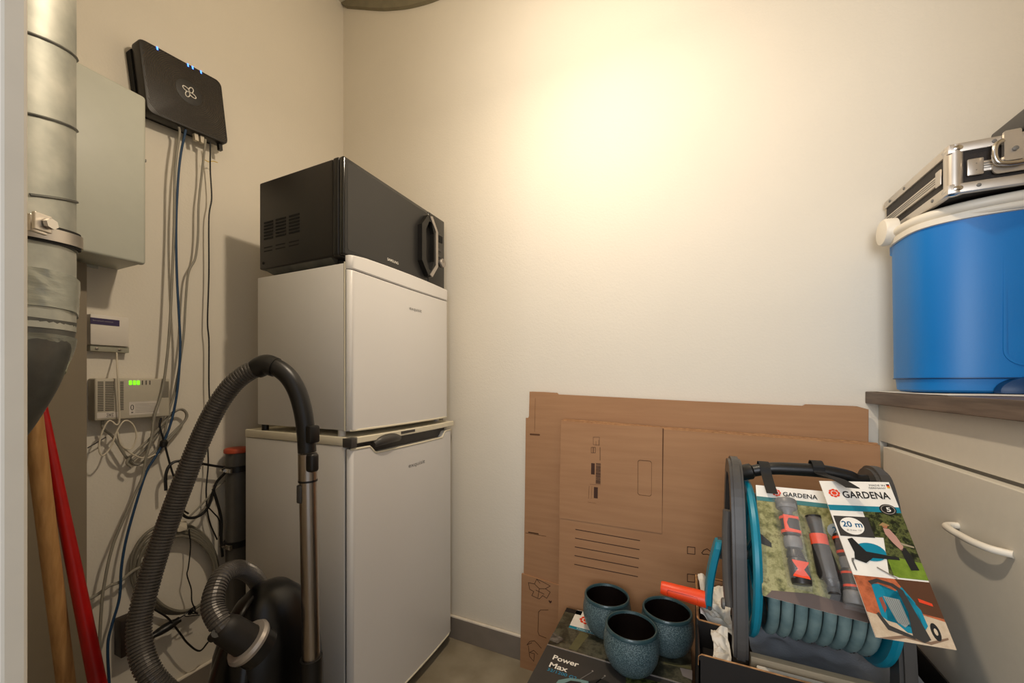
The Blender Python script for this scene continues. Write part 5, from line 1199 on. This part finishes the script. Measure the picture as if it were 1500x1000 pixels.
# ================================================================ aluminium flight case on the cooler
ac = thing('flight_case', 'black flight case with aluminium edges and butterfly latch, on top of the cooler', 'case', (0.75, 1.13, 1.355))
AX0, AX1, AY0, AY1, AZ0, AZ1 = 0.455, 0.93, 1.003, 1.260, 1.3555, 1.449
obj('shell', B(AX0+0.003, AX1-0.003, AY0+0.003, AY1-0.003, AZ0+0.002, AZ1-0.002), mat('case_black', (0.14, 0.12, 0.11), 0.6, bump=0.3, bscale=500), ac)
zl = AZ0+(AZ1-AZ0)*0.46
def rail(nm, x0, x1, y0, y1, z0, z1): obj(nm, box(NB(), x0, x1, y0, y1, z0, z1, 0.002, 2), M_alu, ac, True)
for z0_, z1_ in ((AZ0, AZ0+0.018), (AZ1-0.017, AZ1)):
    rail('edge_rail', AX0, AX1, AY0-0.001, AY0+0.012, z0_, z1_); rail('edge_rail', AX0-0.001, AX0+0.012, AY0, AY1, z0_, z1_)
    rail('edge_rail', AX0, AX1, AY1-0.012, AY1+0.001, z0_, z1_)
rail('centre_rail', AX0+0.03, AX1, AY0-0.0015, AY0+0.01, zl-0.010, zl+0.010); rail('centre_rail', AX0-0.0015, AX0+0.01, AY0+0.03, AY1, zl-0.010, zl+0.010)
for k, dz in enumerate((-0.0045, 0.0, 0.0045)):
    obj('rail_groove', box(NB(), AX0+0.045, AX1, AY0-0.0022, AY0, zl+dz-0.0006, zl+dz+0.0006), M_mgrey, ac)
    obj('rail_groove', box(NB(), AX0-0.0022, AX0, AY0+0.04, AY1, zl+dz-0.0006, zl+dz+0.0006), M_mgrey, ac)
obj('corner_post', lathe(NB(), [(0.013, AZ0+0.001), (0.013, AZ1-0.001)], (AX0+0.0115, AY0+0.0115, 0), seg=24), M_alu, ac, True)
for z in (AZ0+0.009, AZ1-0.0085):
    bm = NB(); bmesh.ops.create_uvsphere(bm, u_segments=20, v_segments=12, radius=0.0155)
    for v in bm.verts: v.co = Vector((v.co.x+AX0+0.0125, v.co.y+AY0+0.0125, v.co.z*0.68+z))
    obj('corner_cap', bm, M_chrome, ac, True, 'polished steel ball corner')
for (xa, za) in ((AX0+0.040, AZ0+0.009), (AX0+0.060, AZ1-0.0085), (AX0+0.036, zl+0.006), (AX0+0.036, zl-0.006)):
    obj('rivet', lathe(NB(), [(0.0035, 0), (0.003, 0.0012), (0.001, 0.0018)], (xa, AY0-0.0012, za), Vector((0, -1, 0)), 14), M_mgrey, ac, True)
for (ya_, za) in ((AY0+0.05, AZ0+0.009), (AY0+0.16, AZ1-0.0085), (AY1-0.03, AZ1-0.0085)):
    obj('rivet', lathe(NB(), [(0.0035, 0), (0.003, 0.0012), (0.001, 0.0018)], (AX0-0.0012, ya_, za), Vector((-1, 0, 0)), 14), M_mgrey, ac, True)
obj('corner_plate', box(NB(), AX0+0.024, AX0+0.046, AY0-0.0030, AY0, zl-0.015, zl+0.016, 0.002, 2), M_alu, ac, True)
obj('corner_plate', box(NB(), AX0-0.0030, AX0, AY0+0.020, AY0+0.038, zl-0.015, zl+0.016, 0.002, 2), M_alu, ac, True)
# butterfly latch
lc = at_y(1479, 226, AY0)
def fl_(x, z, h): return Vector((lc.x+x, AY0-0.002-h, zl+0.014+z))
obj('latch_plate', prism(NB(), rrect(-0.024, 0.030, -0.034, -0.010, 0.009, 4), fl_, 0, 0.003), M_alu, ac, False, 'rounded aluminium latch plate')
obj('latch_body', prism(NB(), rrect(-0.013, 0.013, -0.016, 0.022, 0.004, 3), fl_, 0.003, 0.010), M_alu, ac)
obj('latch_hook', prism(NB(), rrect(-0.011, 0.011, 0.020, 0.040, 0.003, 3), fl_, 0.001, 0.006), M_alu, ac)
bm = NB(); tube(bm, smoothpts([fl_(-0.014, 0.022, 0.008), fl_(-0.023, 0.016, 0.010), fl_(-0.026, 0.0, 0.011), fl_(-0.022, -0.016, 0.011), fl_(-0.008, -0.022, 0.011), fl_(0.012, -0.022, 0.011), fl_(0.024, -0.014, 0.010), fl_(0.027, 0.004, 0.010), fl_(0.022, 0.018, 0.009)], 6), 0.0042, 12)
obj('latch_ring', bm, M_chrome, ac, True)
obj('latch_pin', lathe(NB(), [(0.004, 0), (0.004, 0.003), (0.001, 0.004)], fl_(0, 0.003, 0.010), Vector((0, -1, 0)), 14), M_mgrey, ac, True)
# darker case on top
tc_ = thing('dark_case', 'dark grey hard case with a ribbed lid, topmost on the flight case', 'case', (0.76, 1.1, 1.4495))
obj('lower_shell', B(0.625, 0.93, 1.0, 1.20, 1.4497, 1.50, 0.005, 2), M_dgrey, tc_, True)
obj('lid', B(0.612, 0.935, 0.99, 1.205, 1.503, 1.545, 0.006, 3), M_dgrey, tc_, True)
obj('seam', B(0.620, 0.932, 0.997, 1.202, 1.499, 1.504), M_black, tc_)
# ================================================================ ceiling lamp (outside the frame, lights the room)
lamp = thing('pendant_lamp', 'white lamp holder hanging on a cord from the ceiling', 'lamp', (-0.27, 0.66, CZ))
obj('cable', tube(NB(), [(-0.27, 0.66, 2.195), (-0.27, 0.66, CZ-0.001)], 0.003, 8), M_onu, lamp)
obj('holder', lathe(NB(), [(0.012, 2.20), (0.02, 2.19), (0.02, 2.155), (0.017, 2.150)], (-0.27, 0.66, 0), seg=20), M_onu, lamp, True)
obj('ceiling_rose', lathe(NB(), [(0.045, CZ-0.001), (0.045, CZ-0.02), (0.01, CZ-0.03)], (-0.27, 0.66, 0), seg=28), M_onu, lamp, True)
